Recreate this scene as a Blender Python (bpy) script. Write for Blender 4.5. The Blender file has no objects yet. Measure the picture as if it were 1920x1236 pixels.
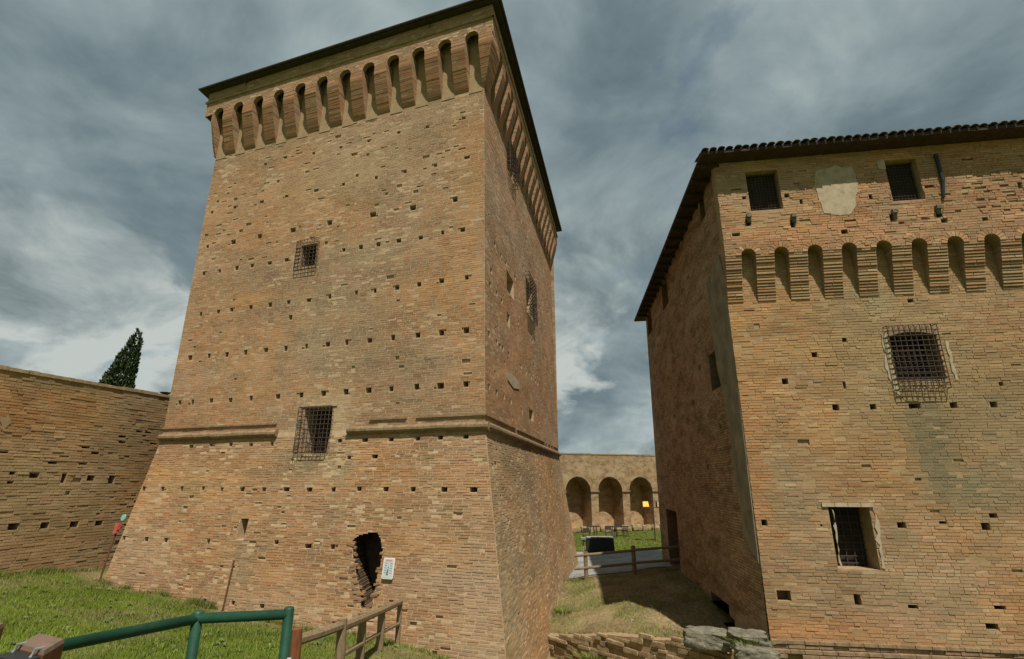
import bpy, math, random
import numpy as np
from mathutils import Vector, Matrix

random.seed(7)
RNG = np.random.default_rng(11)
SC = bpy.context.scene
COL = SC.collection
R = math.radians

# ------------------------------------------------------------------ camera
HC = 4.3                                   # eye height above the passage floor
FPX, CX, CY = 960.0, 960.0, 618.0          # focal length and centre for a 1920x1236 frame
PITCH = math.atan2(285.0, 960.0)
cam_d = bpy.data.cameras.new('camera')
cam = bpy.data.objects.new('camera', cam_d)
COL.objects.link(cam)
cam.location = (0, 0, HC)
cam.rotation_euler = (math.pi / 2 + PITCH, 0, 0)
cam_d.sensor_fit = 'HORIZONTAL'
cam_d.sensor_width = 36.0
cam_d.lens = 18.0
cam_d.clip_start = 0.05
cam_d.clip_end = 3000
SC.camera = cam

# ------------------------------------------------------------------ light
SUN_AZ, SUN_EL = R(163), R(60)             # azimuth clockwise from +Y
world = bpy.data.worlds.new('World')
SC.world = world
world.use_nodes = True
wn, wl = world.node_tree.nodes, world.node_tree.links
wn.clear()
w_out = wn.new('ShaderNodeOutputWorld')
w_bg = wn.new('ShaderNodeBackground')
w_bg.inputs['Strength'].default_value = 0.1
wl.new(w_bg.outputs[0], w_out.inputs[0])
w_sky = wn.new('ShaderNodeTexSky')
w_sky.sky_type = 'NISHITA'
w_sky.sun_disc = False
w_sky.sun_elevation = SUN_EL
w_sky.sun_rotation = SUN_AZ
w_sky.air_density = 1.2
w_sky.dust_density = 2.0


def wnode(kind, **kw):
    n = wn.new(kind)
    for k, v in kw.items():
        setattr(n, k, v)
    return n


def wmath(op, a, b=None):
    n = wnode('ShaderNodeMath', operation=op)
    for i, v in enumerate((a, b)):
        if v is None:
            continue
        if isinstance(v, (int, float)):
            n.inputs[i].default_value = v
        else:
            wl.new(v, n.inputs[i])
    return n.outputs[0]


def wramp(fac, stops):
    n = wnode('ShaderNodeValToRGB')
    el = n.color_ramp.elements
    while len(el) < len(stops):
        el.new(0.5)
    for e, (p, c) in zip(el, stops):
        e.position = p
        e.color = (c[0], c[1], c[2], 1)
    wl.new(fac, n.inputs[0])
    return n.outputs[0]


def wnoise(vec, scale, detail, rough, dist=0.0, off=(0, 0, 0)):
    m = wnode('ShaderNodeMapping')
    m.inputs['Location'].default_value = off
    wl.new(vec, m.inputs[0])
    n = wnode('ShaderNodeTexNoise')
    n.inputs['Scale'].default_value = scale
    n.inputs['Detail'].default_value = detail
    n.inputs['Roughness'].default_value = rough
    n.inputs['Distortion'].default_value = dist
    wl.new(m.outputs[0], n.inputs['Vector'])
    return n.outputs['Fac']


w_tc = wnode('ShaderNodeTexCoord')
w_sep = wnode('ShaderNodeSeparateXYZ')
wl.new(w_tc.outputs['Generated'], w_sep.inputs[0])
zz = wmath('ADD', wmath('MAXIMUM', w_sep.outputs[2], 0.0), 0.42)
w_cmb = wnode('ShaderNodeCombineXYZ')
wl.new(wmath('DIVIDE', w_sep.outputs[0], zz), w_cmb.inputs[0])
wl.new(wmath('DIVIDE', w_sep.outputs[1], zz), w_cmb.inputs[1])
CLOUD = w_cmb.outputs[0]
SKY_A, SKY_B, SKY_C, SKY_D = (15.0, 16.9, 0.36), (15.75, 7.32, 11.57), (6.32, 9.62, 14.09), (19.1, 3.93, 15.11)
n_big = wnoise(CLOUD, 1.05, 4, 0.5, 0.5, SKY_A)
n_det = wnoise(CLOUD, 3.0, 11, 0.58, 0.35, SKY_B)
n_gap = wnoise(CLOUD, 1.5, 9, 0.55, 0.2, SKY_C)
tone = wmath('ADD', wmath('MULTIPLY', n_big, 0.62), wmath('MULTIPLY', n_det, 0.38))
c_col = wramp(tone, [(0.38, (0.80, 1.14, 1.32)), (0.46, (1.42, 1.93, 2.14)),
                     (0.53, (2.4, 3.0, 3.15)), (0.62, (4.4, 4.95, 4.9))])
c_cov = wramp(n_gap, [(0.33, (0, 0, 0)), (0.40, (1, 1, 1))])
n_cum = wnoise(CLOUD, 2.0, 12, 0.54, 0.5, SKY_D)
low_sky = wramp(w_sep.outputs[2], [(0.0, (1, 1, 1)), (0.3, (1, 1, 1)), (0.55, (0, 0, 0))])
cum_m = wmath('MULTIPLY', wramp(n_cum, [(0.53, (0, 0, 0)), (0.57, (1, 1, 1))]), low_sky)
cum_c = wramp(n_det, [(0.40, (1.7, 2.15, 2.25)), (0.50, (3.0, 3.5, 3.5)), (0.60, (4.7, 5.1, 4.9))])
w_skyt = wnode('ShaderNodeMix', data_type='RGBA')
w_skyt.blend_type = 'MULTIPLY'
w_skyt.inputs[0].default_value = 1.0
wl.new(w_sky.outputs[0], w_skyt.inputs[6])
w_skyt.inputs[7].default_value = (0.55, 0.62, 0.6, 1)
w_mix = wnode('ShaderNodeMix', data_type='RGBA')
wl.new(c_cov, w_mix.inputs[0])
wl.new(w_skyt.outputs[2], w_mix.inputs[6])
wl.new(c_col, w_mix.inputs[7])
w_cum = wnode('ShaderNodeMix', data_type='RGBA')
wl.new(cum_m, w_cum.inputs[0])
wl.new(w_mix.outputs[2], w_cum.inputs[6])
wl.new(cum_c, w_cum.inputs[7])
wl.new(w_cum.outputs[2], w_bg.inputs['Color'])

sun_d = bpy.data.lights.new('sun', 'SUN')
sun_d.energy = 4.8
sun_d.angle = R(0.6)
sun_d.color = (1.0, 0.93, 0.83)
sun = bpy.data.objects.new('sun', sun_d)
COL.objects.link(sun)
SUN_DIR = Vector((math.sin(SUN_AZ) * math.cos(SUN_EL), math.cos(SUN_AZ) * math.cos(SUN_EL), math.sin(SUN_EL)))
sun.rotation_euler = (-SUN_DIR).to_track_quat('-Z', 'Y').to_euler()
sun.location = (10, -20, 40)

SC.view_settings.view_transform = 'Standard'
SC.view_settings.look = 'None'
SC.view_settings.gamma = 1.0
SC.view_settings.use_curve_mapping = False
SC.view_settings.exposure = 0.16

# ------------------------------------------------------------------ small maths helpers
CAM = np.array([0.0, 0.0, HC])
SP, CP = math.sin(PITCH), math.cos(PITCH)


def ray(px, py):
    v = CY - py
    return np.array([px - CX, FPX * CP - v * SP, FPX * SP + v * CP])


def at(px, py, dist):
    """point seen along a line of sight at a forward distance (survey of the site)"""
    d = ray(px, py)
    return CAM + d * (dist / d[1])


def at_z(px, py, z):
    d = ray(px, py)
    return CAM + d * ((z - HC) / d[2])


def project(P):
    P = np.asarray(P, float) - CAM
    f = P[..., 1] * CP + P[..., 2] * SP
    u = -P[..., 1] * SP + P[..., 2] * CP
    return CX + FPX * P[..., 0] / f, CY - FPX * u / f, f


def vnoise(x, y, seed=0):
    """value noise on arrays, range 0..1"""
    x = np.asarray(x, float)
    y = np.asarray(y, float)
    xi, yi = np.floor(x).astype(np.int64), np.floor(y).astype(np.int64)
    fx, fy = x - xi, y - yi
    fx = fx * fx * (3 - 2 * fx)
    fy = fy * fy * (3 - 2 * fy)

    def h(a, b):
        n = (a * 374761393 + b * 668265263 + seed * 2246822519) & 0xffffffff
        n = ((n ^ (n >> 13)) * 1274126177) & 0xffffffff
        return ((n ^ (n >> 16)) & 0xffff) / 65535.0
    return (h(xi, yi) * (1 - fx) + h(xi + 1, yi) * fx) * (1 - fy) + (h(xi, yi + 1) * (1 - fx) + h(xi + 1, yi + 1) * fx) * fy


def fbm(x, y, seed=0, octv=4):
    t, a, s = 0.0, 0.5, 0.0
    for k in range(octv):
        t = t + a * vnoise(np.asarray(x) * 2 ** k, np.asarray(y) * 2 ** k, seed + k * 17)
        s += a
        a *= 0.5
    return t / s


# ------------------------------------------------------------------ materials
def new_mat(name, rough=0.9, spec=0.2):
    m = bpy.data.materials.new(name)
    m.use_nodes = True
    b = m.node_tree.nodes['Principled BSDF']
    b.inputs['Roughness'].default_value = rough
    b.inputs['Specular IOR Level'].default_value = spec
    return m, m.node_tree.nodes, m.node_tree.links, b


def add_noise(nd, lk, scale, detail=6, rough=0.6, coord='Object', stretch=None):
    tc = nd.new('ShaderNodeTexCoord')
    n = nd.new('ShaderNodeTexNoise')
    n.inputs['Scale'].default_value = scale
    n.inputs['Detail'].default_value = detail
    n.inputs['Roughness'].default_value = rough
    src = tc.outputs[coord]
    if stretch:
        mp = nd.new('ShaderNodeMapping')
        mp.inputs['Scale'].default_value = stretch
        lk.new(src, mp.inputs[0])
        src = mp.outputs[0]
    lk.new(src, n.inputs['Vector'])
    return n.outputs['Fac']


def geo_noise(nd, lk, scale, detail=6, rough=0.6, stretch=None):
    g = nd.new('ShaderNodeNewGeometry')
    n = nd.new('ShaderNodeTexNoise')
    n.inputs['Scale'].default_value = scale
    n.inputs['Detail'].default_value = detail
    n.inputs['Roughness'].default_value = rough
    src = g.outputs['Position']
    if stretch:
        mp = nd.new('ShaderNodeMapping')
        mp.inputs['Scale'].default_value = stretch
        lk.new(src, mp.inputs[0])
        src = mp.outputs[0]
    lk.new(src, n.inputs['Vector'])
    return n.outputs['Fac']


def ramp(nd, lk, fac, stops):
    n = nd.new('ShaderNodeValToRGB')
    el = n.color_ramp.elements
    while len(el) < len(stops):
        el.new(0.5)
    for e, (p, c) in zip(el, stops):
        e.position = p
        e.color = (c[0], c[1], c[2], 1)
    lk.new(fac, n.inputs[0])
    return n.outputs[0]


def mixc(nd, lk, fac, a, b, mode='MIX'):
    n = nd.new('ShaderNodeMix')
    n.data_type = 'RGBA'
    n.blend_type = mode
    for i, v in ((0, fac), (6, a), (7, b)):
        if isinstance(v, (int, float)):
            n.inputs[i].default_value = v
        elif isinstance(v, (tuple, list)):
            n.inputs[i].default_value = (v[0], v[1], v[2], 1)
        else:
            lk.new(v, n.inputs[i])
    return n.outputs[2]


def bump(nd, lk, b, h, strength=0.3, dist=0.01):
    n = nd.new('ShaderNodeBump')
    n.inputs['Strength'].default_value = strength
    n.inputs['Distance'].default_value = dist
    lk.new(h, n.inputs['Height'])
    lk.new(n.outputs[0], b.inputs['Normal'])


def brick_mat(name, source):
    m, nd, lk, b = new_mat(name, 0.93, 0.12)
    if source == 'attr':
        a = nd.new('ShaderNodeAttribute')
        a.attribute_name = 'Col'
        c = a.outputs['Color']
    else:
        a = nd.new('ShaderNodeObjectInfo')
        c = a.outputs['Color']
    f1 = geo_noise(nd, lk, 38, 4, 0.7)
    c = mixc(nd, lk, 1.0, c, ramp(nd, lk, f1, [(0.3, (0.8, 0.79, 0.77)), (0.7, (1.14, 1.14, 1.12))]), 'MULTIPLY')
    f2 = geo_noise(nd, lk, 1.1, 5, 0.65, (1, 1, 0.6))
    c = mixc(nd, lk, ramp(nd, lk, f2, [(0.5, (0, 0, 0)), (0.72, (0.5, 0.5, 0.5))]), c,
             (0.23, 0.175, 0.10))
    lk.new(c, b.inputs['Base Color'])
    bump(nd, lk, b, geo_noise(nd, lk, 55, 5, 0.7), 0.6, 0.006)
    return m


M = {}
M['brick'] = brick_mat('weathered_brick', 'attr')
M['brick_piece'] = brick_mat('weathered_brick_piece', 'object')


def simple(name, stops, scale=6, rough=0.9, spec=0.2, detail=6, bs=0.3, bd=0.01, stretch=None, metallic=0.0, bscale=None):
    m, nd, lk, b = new_mat(name, rough, spec)
    f = geo_noise(nd, lk, scale, detail, 0.65, stretch)
    lk.new(ramp(nd, lk, f, stops), b.inputs['Base Color'])
    b.inputs['Metallic'].default_value = metallic
    if bs:
        bump(nd, lk, b, geo_noise(nd, lk, bscale or scale * 4, 6, 0.7, stretch), bs, bd)
    M[name] = m
    return m


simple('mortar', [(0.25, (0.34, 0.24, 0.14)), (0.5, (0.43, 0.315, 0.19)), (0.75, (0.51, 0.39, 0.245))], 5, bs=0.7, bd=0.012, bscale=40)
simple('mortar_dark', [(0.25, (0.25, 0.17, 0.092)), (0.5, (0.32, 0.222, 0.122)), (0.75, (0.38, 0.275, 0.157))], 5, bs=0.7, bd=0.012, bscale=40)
simple('shaded_reveal', [(0.3, (0.10, 0.068, 0.04)), (0.7, (0.19, 0.13, 0.075))], 7, bs=0.9, bd=0.05, bscale=12)  # brown kept dark to paint shade into the openings it lines
simple('pale_plaster', [(0.25, (0.25, 0.19, 0.115)), (0.45, (0.36, 0.29, 0.19)), (0.75, (0.47, 0.395, 0.275))], 5, bs=0.4, bd=0.01, bscale=30)
simple('grey_plaster', [(0.3, (0.15, 0.12, 0.08)), (0.55, (0.24, 0.205, 0.145)), (0.75, (0.31, 0.275, 0.2))], 2.2, bs=0.5, bd=0.012, bscale=22)
simple('iron', [(0.3, (0.035, 0.026, 0.02)), (0.7, (0.085, 0.06, 0.045))], 14, 0.75, 0.3, bs=0.3)
simple('rust', [(0.3, (0.07, 0.035, 0.018)), (0.7, (0.15, 0.075, 0.035))], 14, 0.85, 0.2, bs=0.3)
simple('painted_shade', [(0.3, (0.02, 0.017, 0.014)), (0.7, (0.05, 0.04, 0.03))], 3, bs=0)  # near-black colour standing in for unlit interiors
simple('roof_dark', [(0.3, (0.03, 0.028, 0.024)), (0.7, (0.065, 0.058, 0.045))], 6, 0.85, bs=0.3)
simple('tile', [(0.25, (0.05, 0.04, 0.028)), (0.5, (0.09, 0.07, 0.048)), (0.75, (0.15, 0.115, 0.08))], 9, 0.9, bs=0.4)
simple('eave_wood', [(0.3, (0.028, 0.02, 0.013)), (0.7, (0.065, 0.045, 0.03))], 8, 0.85, bs=0.4, stretch=(1, 1, 4))
simple('fence_wood', [(0.25, (0.13, 0.088, 0.05)), (0.5, (0.21, 0.15, 0.085)), (0.75, (0.29, 0.22, 0.135))], 16, 0.85, bs=0.5, bd=0.01, stretch=(1.2, 1.2, 0.4))
simple('brown_wood', [(0.3, (0.13, 0.045, 0.018)), (0.7, (0.23, 0.085, 0.035))], 14, 0.6, 0.3, bs=0.4, stretch=(1.5, 1.5, 0.4))
simple('post_top', [(0.3, (0.13, 0.085, 0.06)), (0.7, (0.21, 0.14, 0.10))], 18, 0.75, 0.25, bs=0.4)
m, nd, lk, b = new_mat('green_paint', 0.5, 0.4)
c_ = ramp(nd, lk, geo_noise(nd, lk, 6, 7, 0.65), [(0.3, (0.007, 0.04, 0.022)), (0.6, (0.012, 0.068, 0.037)), (0.8, (0.026, 0.09, 0.055))])
wr = geo_noise(nd, lk, 34, 8, 0.7)
c_ = mixc(nd, lk, ramp(nd, lk, wr, [(0.64, (0, 0, 0)), (0.68, (1, 1, 1))]), c_, (0.085, 0.045, 0.022))
c_ = mixc(nd, lk, ramp(nd, lk, geo_noise(nd, lk, 3, 9, 0.7), [(0.5, (0, 0, 0)), (0.75, (0.45, 0.45, 0.45))]), c_, (0.09, 0.10, 0.075))
lk.new(c_, b.inputs['Base Color'])
lk.new(ramp(nd, lk, wr, [(0.3, (0.38, 0.38, 0.38)), (0.7, (0.75, 0.75, 0.75))]), b.inputs['Roughness'])
bump(nd, lk, b, wr, 0.25, 0.002)
M['green_paint'] = m
simple('black_plastic', [(0.3, (0.012, 0.013, 0.013)), (0.7, (0.026, 0.028, 0.027))], 10, 0.5, 0.4, bs=0.1)
simple('steel', [(0.3, (0.32, 0.34, 0.34)), (0.7, (0.5, 0.52, 0.5))], 12, 0.4, 0.5, bs=0.1, metallic=0.7)
simple('sign_white', [(0.3, (0.62, 0.66, 0.64)), (0.7, (0.74, 0.77, 0.75))], 6, 0.45, 0.4, bs=0)
simple('sign_panel', [(0.3, (0.42, 0.5, 0.49)), (0.7, (0.5, 0.57, 0.55))], 20, 0.45, 0.4, bs=0)
simple('sign_rim', [(0.3, (0.7, 0.66, 0.56)), (0.7, (0.8, 0.76, 0.68))], 6, 0.45, 0.4, bs=0)
simple('print_dark', [(0.3, (0.1, 0.13, 0.13)), (0.7, (0.16, 0.19, 0.19))], 6, 0.5, 0.3, bs=0)
simple('print_pink', [(0.3, (0.5, 0.22, 0.24)), (0.7, (0.6, 0.3, 0.32))], 6, 0.5, 0.3, bs=0)
simple('teal', [(0.3, (0.16, 0.42, 0.33)), (0.7, (0.24, 0.5, 0.4))], 8, 0.5, 0.3, bs=0)
simple('red_box', [(0.3, (0.36, 0.07, 0.06)), (0.7, (0.47, 0.12, 0.10))], 8, 0.6, 0.3, bs=0)
simple('old_stone', [(0.25, (0.09, 0.085, 0.055)), (0.5, (0.19, 0.175, 0.125)), (0.75, (0.31, 0.285, 0.215))], 5, 0.95, bs=1.0, bd=0.07, bscale=11)
simple('rubble_stone', [(0.25, (0.17, 0.12, 0.065)), (0.5, (0.30, 0.22, 0.122)), (0.75, (0.42, 0.32, 0.185))], 5, 0.95, bs=0.8, bd=0.02, bscale=20)
simple('path_stone', [(0.25, (0.15, 0.15, 0.135)), (0.5, (0.24, 0.24, 0.22)), (0.75, (0.34, 0.34, 0.31))], 1.6, 0.9, bs=0.6, bd=0.02, bscale=12)
simple('bark', [(0.3, (0.05, 0.035, 0.022)), (0.7, (0.11, 0.08, 0.05))], 10, 0.95, bs=0.6)


def leaf_mat(name, stops, rough=0.8):
    m, nd, lk, b = new_mat(name, rough, 0.2)
    a = nd.new('ShaderNodeAttribute')
    a.attribute_name = 'Col'
    lk.new(a.outputs['Color'], b.inputs['Base Color'])
    b.inputs['Subsurface Weight'].default_value = 0.0
    M[name] = m


leaf_mat('leaf', None)


def wall_tex_mat(name, cols, mortar, plaster, pl_lo, pl_hi, sx=1.0):
    """brickwork for surfaces too far off or too oblique to tell single bricks (UVs are metres)"""
    m, nd, lk, b = new_mat(name, 0.95, 0.1)
    tc = nd.new('ShaderNodeTexCoord')
    bt = nd.new('ShaderNodeTexBrick')
    bt.offset = 0.5
    bt.inputs['Scale'].default_value = 1.0
    bt.inputs['Brick Width'].default_value = 0.27
    bt.inputs['Row Height'].default_value = 0.07
    bt.inputs['Mortar Size'].default_value = 0.009
    bt.inputs['Mortar Smooth'].default_value = 0.3
    bt.inputs['Bias'].default_value = -0.1
    bt.inputs['Color1'].default_value = (*cols[0], 1)
    bt.inputs['Color2'].default_value = (*cols[1], 1)
    bt.inputs['Mortar'].default_value = (*mortar, 1)
    wob = nd.new('ShaderNodeTexNoise')
    wob.inputs['Scale'].default_value = 1.3
    wob.inputs['Detail'].default_value = 5
    lk.new(tc.outputs['UV'], wob.inputs['Vector'])
    va = nd.new('ShaderNodeVectorMath')
    va.operation = 'MULTIPLY_ADD'
    lk.new(wob.outputs['Color'], va.inputs[0])
    va.inputs[1].default_value = (0.12, 0.05, 0)
    lk.new(tc.outputs['UV'], va.inputs[2])
    lk.new(va.outputs[0], bt.inputs['Vector'])
    c = bt.outputs['Color']
    f1 = geo_noise(nd, lk, 14, 5, 0.7, (1, 0.4, 1))
    c = mixc(nd, lk, 1.0, c, ramp(nd, lk, f1, [(0.3, (0.65, 0.62, 0.6)), (0.7, (1.3, 1.28, 1.25))]), 'MULTIPLY')
    f2 = geo_noise(nd, lk, 0.7, 9, 0.68, (1, 0.5, 1.2))
    c = mixc(nd, lk, ramp(nd, lk, f2, [(pl_lo, (0, 0, 0)), (pl_hi, (1, 1, 1))]), c, plaster)
    f3 = geo_noise(nd, lk, 1.7, 9, 0.72, (1, 0.5, 1.5))
    c = mixc(nd, lk, 1.0, c, ramp(nd, lk, f3, [(0.36, (0.55, 0.52, 0.49)), (0.56, (1.05, 1.05, 1.05))]), 'MULTIPLY')
    lk.new(c, b.inputs['Base Color'])
    inv = nd.new('ShaderNodeMath')
    inv.operation = 'SUBTRACT'
    inv.inputs[0].default_value = 1.0
    lk.new(bt.outputs['Fac'], inv.inputs[1])
    ad = nd.new('ShaderNodeMath')
    ad.operation = 'ADD'
    lk.new(inv.outputs[0], ad.inputs[0])
    lk.new(geo_noise(nd, lk, 30, 5, 0.7), ad.inputs[1])
    bump(nd, lk, b, ad.outputs[0], 0.8, 0.02)
    M[name] = m


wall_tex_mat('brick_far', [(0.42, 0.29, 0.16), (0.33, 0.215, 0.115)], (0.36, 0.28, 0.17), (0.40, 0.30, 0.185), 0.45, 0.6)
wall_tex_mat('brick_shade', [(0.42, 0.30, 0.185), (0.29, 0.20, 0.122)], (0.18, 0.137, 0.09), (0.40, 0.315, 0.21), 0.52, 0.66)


# ------------------------------------------------------------------ mesh building
ORIGIN = {}


def link(o, parent=None):
    COL.objects.link(o)
    if parent is not None:
        o.parent = parent
    return o


def tag(o, label=None, cat=None, group=None, kind=None):
    for k, v in (('label', label), ('category', cat), ('group', group), ('kind', kind)):
        if v:
            o[k] = v
    return o


def thing(name, loc, label, cat, group=None, kind=None):
    o = bpy.data.objects.new(name, None)
    o.empty_display_size = 0.3
    o.location = loc
    link(o)
    ORIGIN[o.name] = np.array(loc, float)
    return tag(o, label, cat, group, kind)


class MB:
    def __init__(self):
        self.v, self.f, self.uv, self.m = [], [], [], []

    def quad(self, a, b, c, d, uv=None, mi=0):
        i = len(self.v)
        self.v += [tuple(a), tuple(b), tuple(c), tuple(d)]
        self.f.append((i, i + 1, i + 2, i + 3))
        self.uv.append(uv)
        self.m.append(mi)

    def poly(self, pts, mi=0):
        i = len(self.v)
        self.v += [tuple(p) for p in pts]
        self.f.append(tuple(range(i, i + len(pts))))
        self.uv.append(None)
        self.m.append(mi)

    def hexa(self, p, mi=0):
        """8 corners: bottom ring 0-3, top ring 4-7"""
        i = len(self.v)
        self.v += [tuple(q) for q in p]
        for f in ((0, 3, 2, 1), (4, 5, 6, 7), (0, 1, 5, 4), (1, 2, 6, 5), (2, 3, 7, 6), (3, 0, 4, 7)):
            self.f.append(tuple(i + k for k in f))
            self.uv.append(None)
            self.m.append(mi)

    def box(self, c, ax, ay, az, mi=0):
        c, ax, ay, az = (np.asarray(q, float) for q in (c, ax, ay, az))
        self.hexa([c - ax - ay - az, c + ax - ay - az, c + ax + ay - az, c - ax + ay - az,
                   c - ax - ay + az, c + ax - ay + az, c + ax + ay + az, c - ax + ay + az], mi)

    def prism(self, poly, d, mi=0):
        d = np.asarray(d, float)
        a = [np.asarray(p, float) for p in poly]
        b = [p + d for p in a]
        n = len(a)
        i = len(self.v)
        self.v += [tuple(p) for p in a + b]
        fs = [tuple(range(i, i + n)), tuple(range(i + 2 * n - 1, i + n - 1, -1))]
        fs += [(i + k, i + (k + 1) % n, i + n + (k + 1) % n, i + n + k) for k in range(n)]
        for f in fs:
            self.f.append(f)
            self.uv.append(None)
            self.m.append(mi)

    def tube(self, pts, r, n=8, mi=0, caps=True):
        pts = [np.asarray(p, float) for p in pts]
        rs = r if isinstance(r, (list, tuple)) else [r] * len(pts)
        rings = []
        for k, p in enumerate(pts):
            t = pts[min(k + 1, len(pts) - 1)] - pts[max(k - 1, 0)]
            t = t / (np.linalg.norm(t) + 1e-9)
            ref = np.array([0, 0, 1.0]) if abs(t[2]) < 0.9 else np.array([1.0, 0, 0])
            a = np.cross(t, ref)
            a /= np.linalg.norm(a)
            b = np.cross(t, a)
            i = len(self.v)
            for j in range(n):
                q = 2 * math.pi * (j + 0.5) / n
                self.v.append(tuple(p + rs[k] * (math.cos(q) * a + math.sin(q) * b)))
            rings.append(i)
        for k in range(len(rings) - 1):
            for j in range(n):
                j2 = (j + 1) % n
                self.f.append((rings[k] + j, rings[k] + j2, rings[k + 1] + j2, rings[k + 1] + j))
                self.uv.append(None)
                self.m.append(mi)
        if caps:
            for i in (rings[0], rings[-1]):
                self.f.append(tuple(range(i, i + n)))
                self.uv.append(None)
                self.m.append(mi)

    def build(self, name, mat, parent=None, kind=None, smooth=False, origin=None):
        me = bpy.data.meshes.new(name)
        o_ = np.zeros(3)
        if parent is not None:
            p = parent
            while p.parent is not None:
                p = p.parent
            o_ = ORIGIN[p.name]
        elif origin is not None:
            o_ = np.asarray(origin, float)
        vv = np.asarray(self.v, float) - o_
        me.from_pydata([tuple(q) for q in vv], [], self.f)
        mats = mat if isinstance(mat, (list, tuple)) else [mat]
        for k in mats:
            me.materials.append(M[k] if isinstance(k, str) else k)
        if len(mats) > 1:
            me.polygons.foreach_set('material_index', self.m)
        if any(u is not None for u in self.uv):
            ul = me.uv_layers.new(name='UVMap')
            flat = []
            for f, u in zip(self.f, self.uv):
                flat += [c for q in (u if u is not None else [(0, 0)] * len(f)) for c in q]
            ul.data.foreach_set('uv', flat)
        if smooth:
            me.polygons.foreach_set('use_smooth', [True] * len(me.polygons))
        me.update()
        ob = bpy.data.objects.new(name, me)
        if parent is None and origin is not None:
            ob.location = tuple(o_)
        link(ob, parent)
        if parent is None:
            ORIGIN[ob.name] = o_
        if kind:
            ob['kind'] = kind
        return ob


def fast_mesh(name, verts, quads, cols, mat, parent=None, kind=None, tri=False):
    """large vertex-coloured meshes from arrays"""
    o_ = ORIGIN[parent.name] if parent is not None else np.zeros(3)
    me = bpy.data.meshes.new(name)
    nv, nf, k = len(verts), len(quads), quads.shape[1]
    me.vertices.add(nv)
    me.vertices.foreach_set('co', (verts - o_).astype(np.float32).ravel())
    me.loops.add(nf * k)
    me.loops.foreach_set('vertex_index', quads.astype(np.int32).ravel())
    me.polygons.add(nf)
    me.polygons.foreach_set('loop_start', np.arange(0, nf * k, k, dtype=np.int32))
    me.polygons.foreach_set('loop_total', np.full(nf, k, dtype=np.int32))
    at_ = me.color_attributes.new('Col', 'FLOAT_COLOR', 'POINT')
    c4 = np.ones((nv, 4), np.float32)
    c4[:, :3] = cols
    at_.data.foreach_set('color', c4.ravel())
    me.materials.append(M[mat])
    me.polygons.foreach_set('use_smooth', np.zeros(nf, dtype=bool))
    me.update(calc_edges=True)
    me.validate()
    ob = bpy.data.objects.new(name, me)
    link(ob, parent)
    if parent is None:
        ORIGIN[ob.name] = np.zeros(3)
    if kind:
        ob['kind'] = kind
    return ob


# ------------------------------------------------------------------ walls
Z3 = np.array([0, 0, 1.0])


class Wall:
    def __init__(self, p0, u, n, z0, lean=0.0):
        self.p0 = np.array([p0[0], p0[1], z0], float)
        self.u = np.array([u[0], u[1], 0.0])
        self.u /= np.linalg.norm(self.u)
        self.n = np.array([n[0], n[1], 0.0])
        self.n -= self.u * self.n.dot(self.u)
        self.n /= np.linalg.norm(self.n)
        self.z0, self.lean = z0, lean
        self.up = Z3 - self.n * lean
        self.N = self.n + Z3 * lean

    def P(self, s, z, d=0.0):
        s, z, d = (np.asarray(q, float) for q in (s, z, d))
        return (self.p0 + s[..., None] * self.u + (z - self.z0)[..., None] * self.up + d[..., None] * self.n)

    def pix(self, px, py, off=0.0):
        d = ray(px, py)
        t = self.N.dot(self.p0 + self.n * off - CAM) / self.N.dot(d)
        q = CAM + d * t
        return float((q - self.p0).dot(self.u)), float(q[2])

    def offset(self, o):
        w = Wall(self.p0[:2] + self.n[:2] * o, self.u, self.n, self.z0, self.lean)
        return w


def rect_of(w, x0, y0, x1, y1, off=0.0):
    """hole rectangle (s0,s1,z0,z1) on a wall from two opposite image corners"""
    (s0, _), (s1, _) = w.pix(x0, (y0 + y1) / 2, off), w.pix(x1, (y0 + y1) / 2, off)
    xm = (x0 + x1) / 2
    (_, za), (_, zb) = w.pix(xm, y0, off), w.pix(xm, y1, off)
    return [min(s0, s1), max(s0, s1), min(za, zb), max(za, zb)]


def put(w, x, y, ww=0.16, hh=0.14, off=0.0):
    s, z = w.pix(x, y, off)
    return [s - ww / 2, s + ww / 2, z - hh / 2, z + hh / 2]


def core_sheet(mb, w, zlo, zhi, sl, sr, holes, d=0.0):
    """wall face with rectangular openings, cut into horizontal bands"""
    zs = {zlo, zhi}
    for h in holes:
        for z in (h[2], h[3]):
            if zlo < z < zhi:
                zs.add(z)
    zs = sorted(zs)
    for a, b in zip(zs[:-1], zs[1:]):
        if b - a < 1e-5:
            continue
        zm = (a + b) / 2
        act = sorted([(h[0], h[1]) for h in holes if h[2] < zm < h[3]])
        cur = None
        segs = []
        for h0, h1 in act:
            segs.append((cur, h0))
            cur = h1 if cur is None else max(cur, h1)
        segs.append((cur, None))
        for q0, q1 in segs:
            def lo(z): return sl(z) if q0 is None else q0
            def hi(z): return sr(z) if q1 is None else q1
            if hi(zm) - lo(zm) < 1e-4:
                continue
            A, B, C_, D_ = (lo(a), a), (hi(a), a), (hi(b), b), (lo(b), b)
            mb.quad(*(w.P(s, z, d) for s, z in (A, B, C_, D_)), uv=[A, B, C_, D_])


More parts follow.
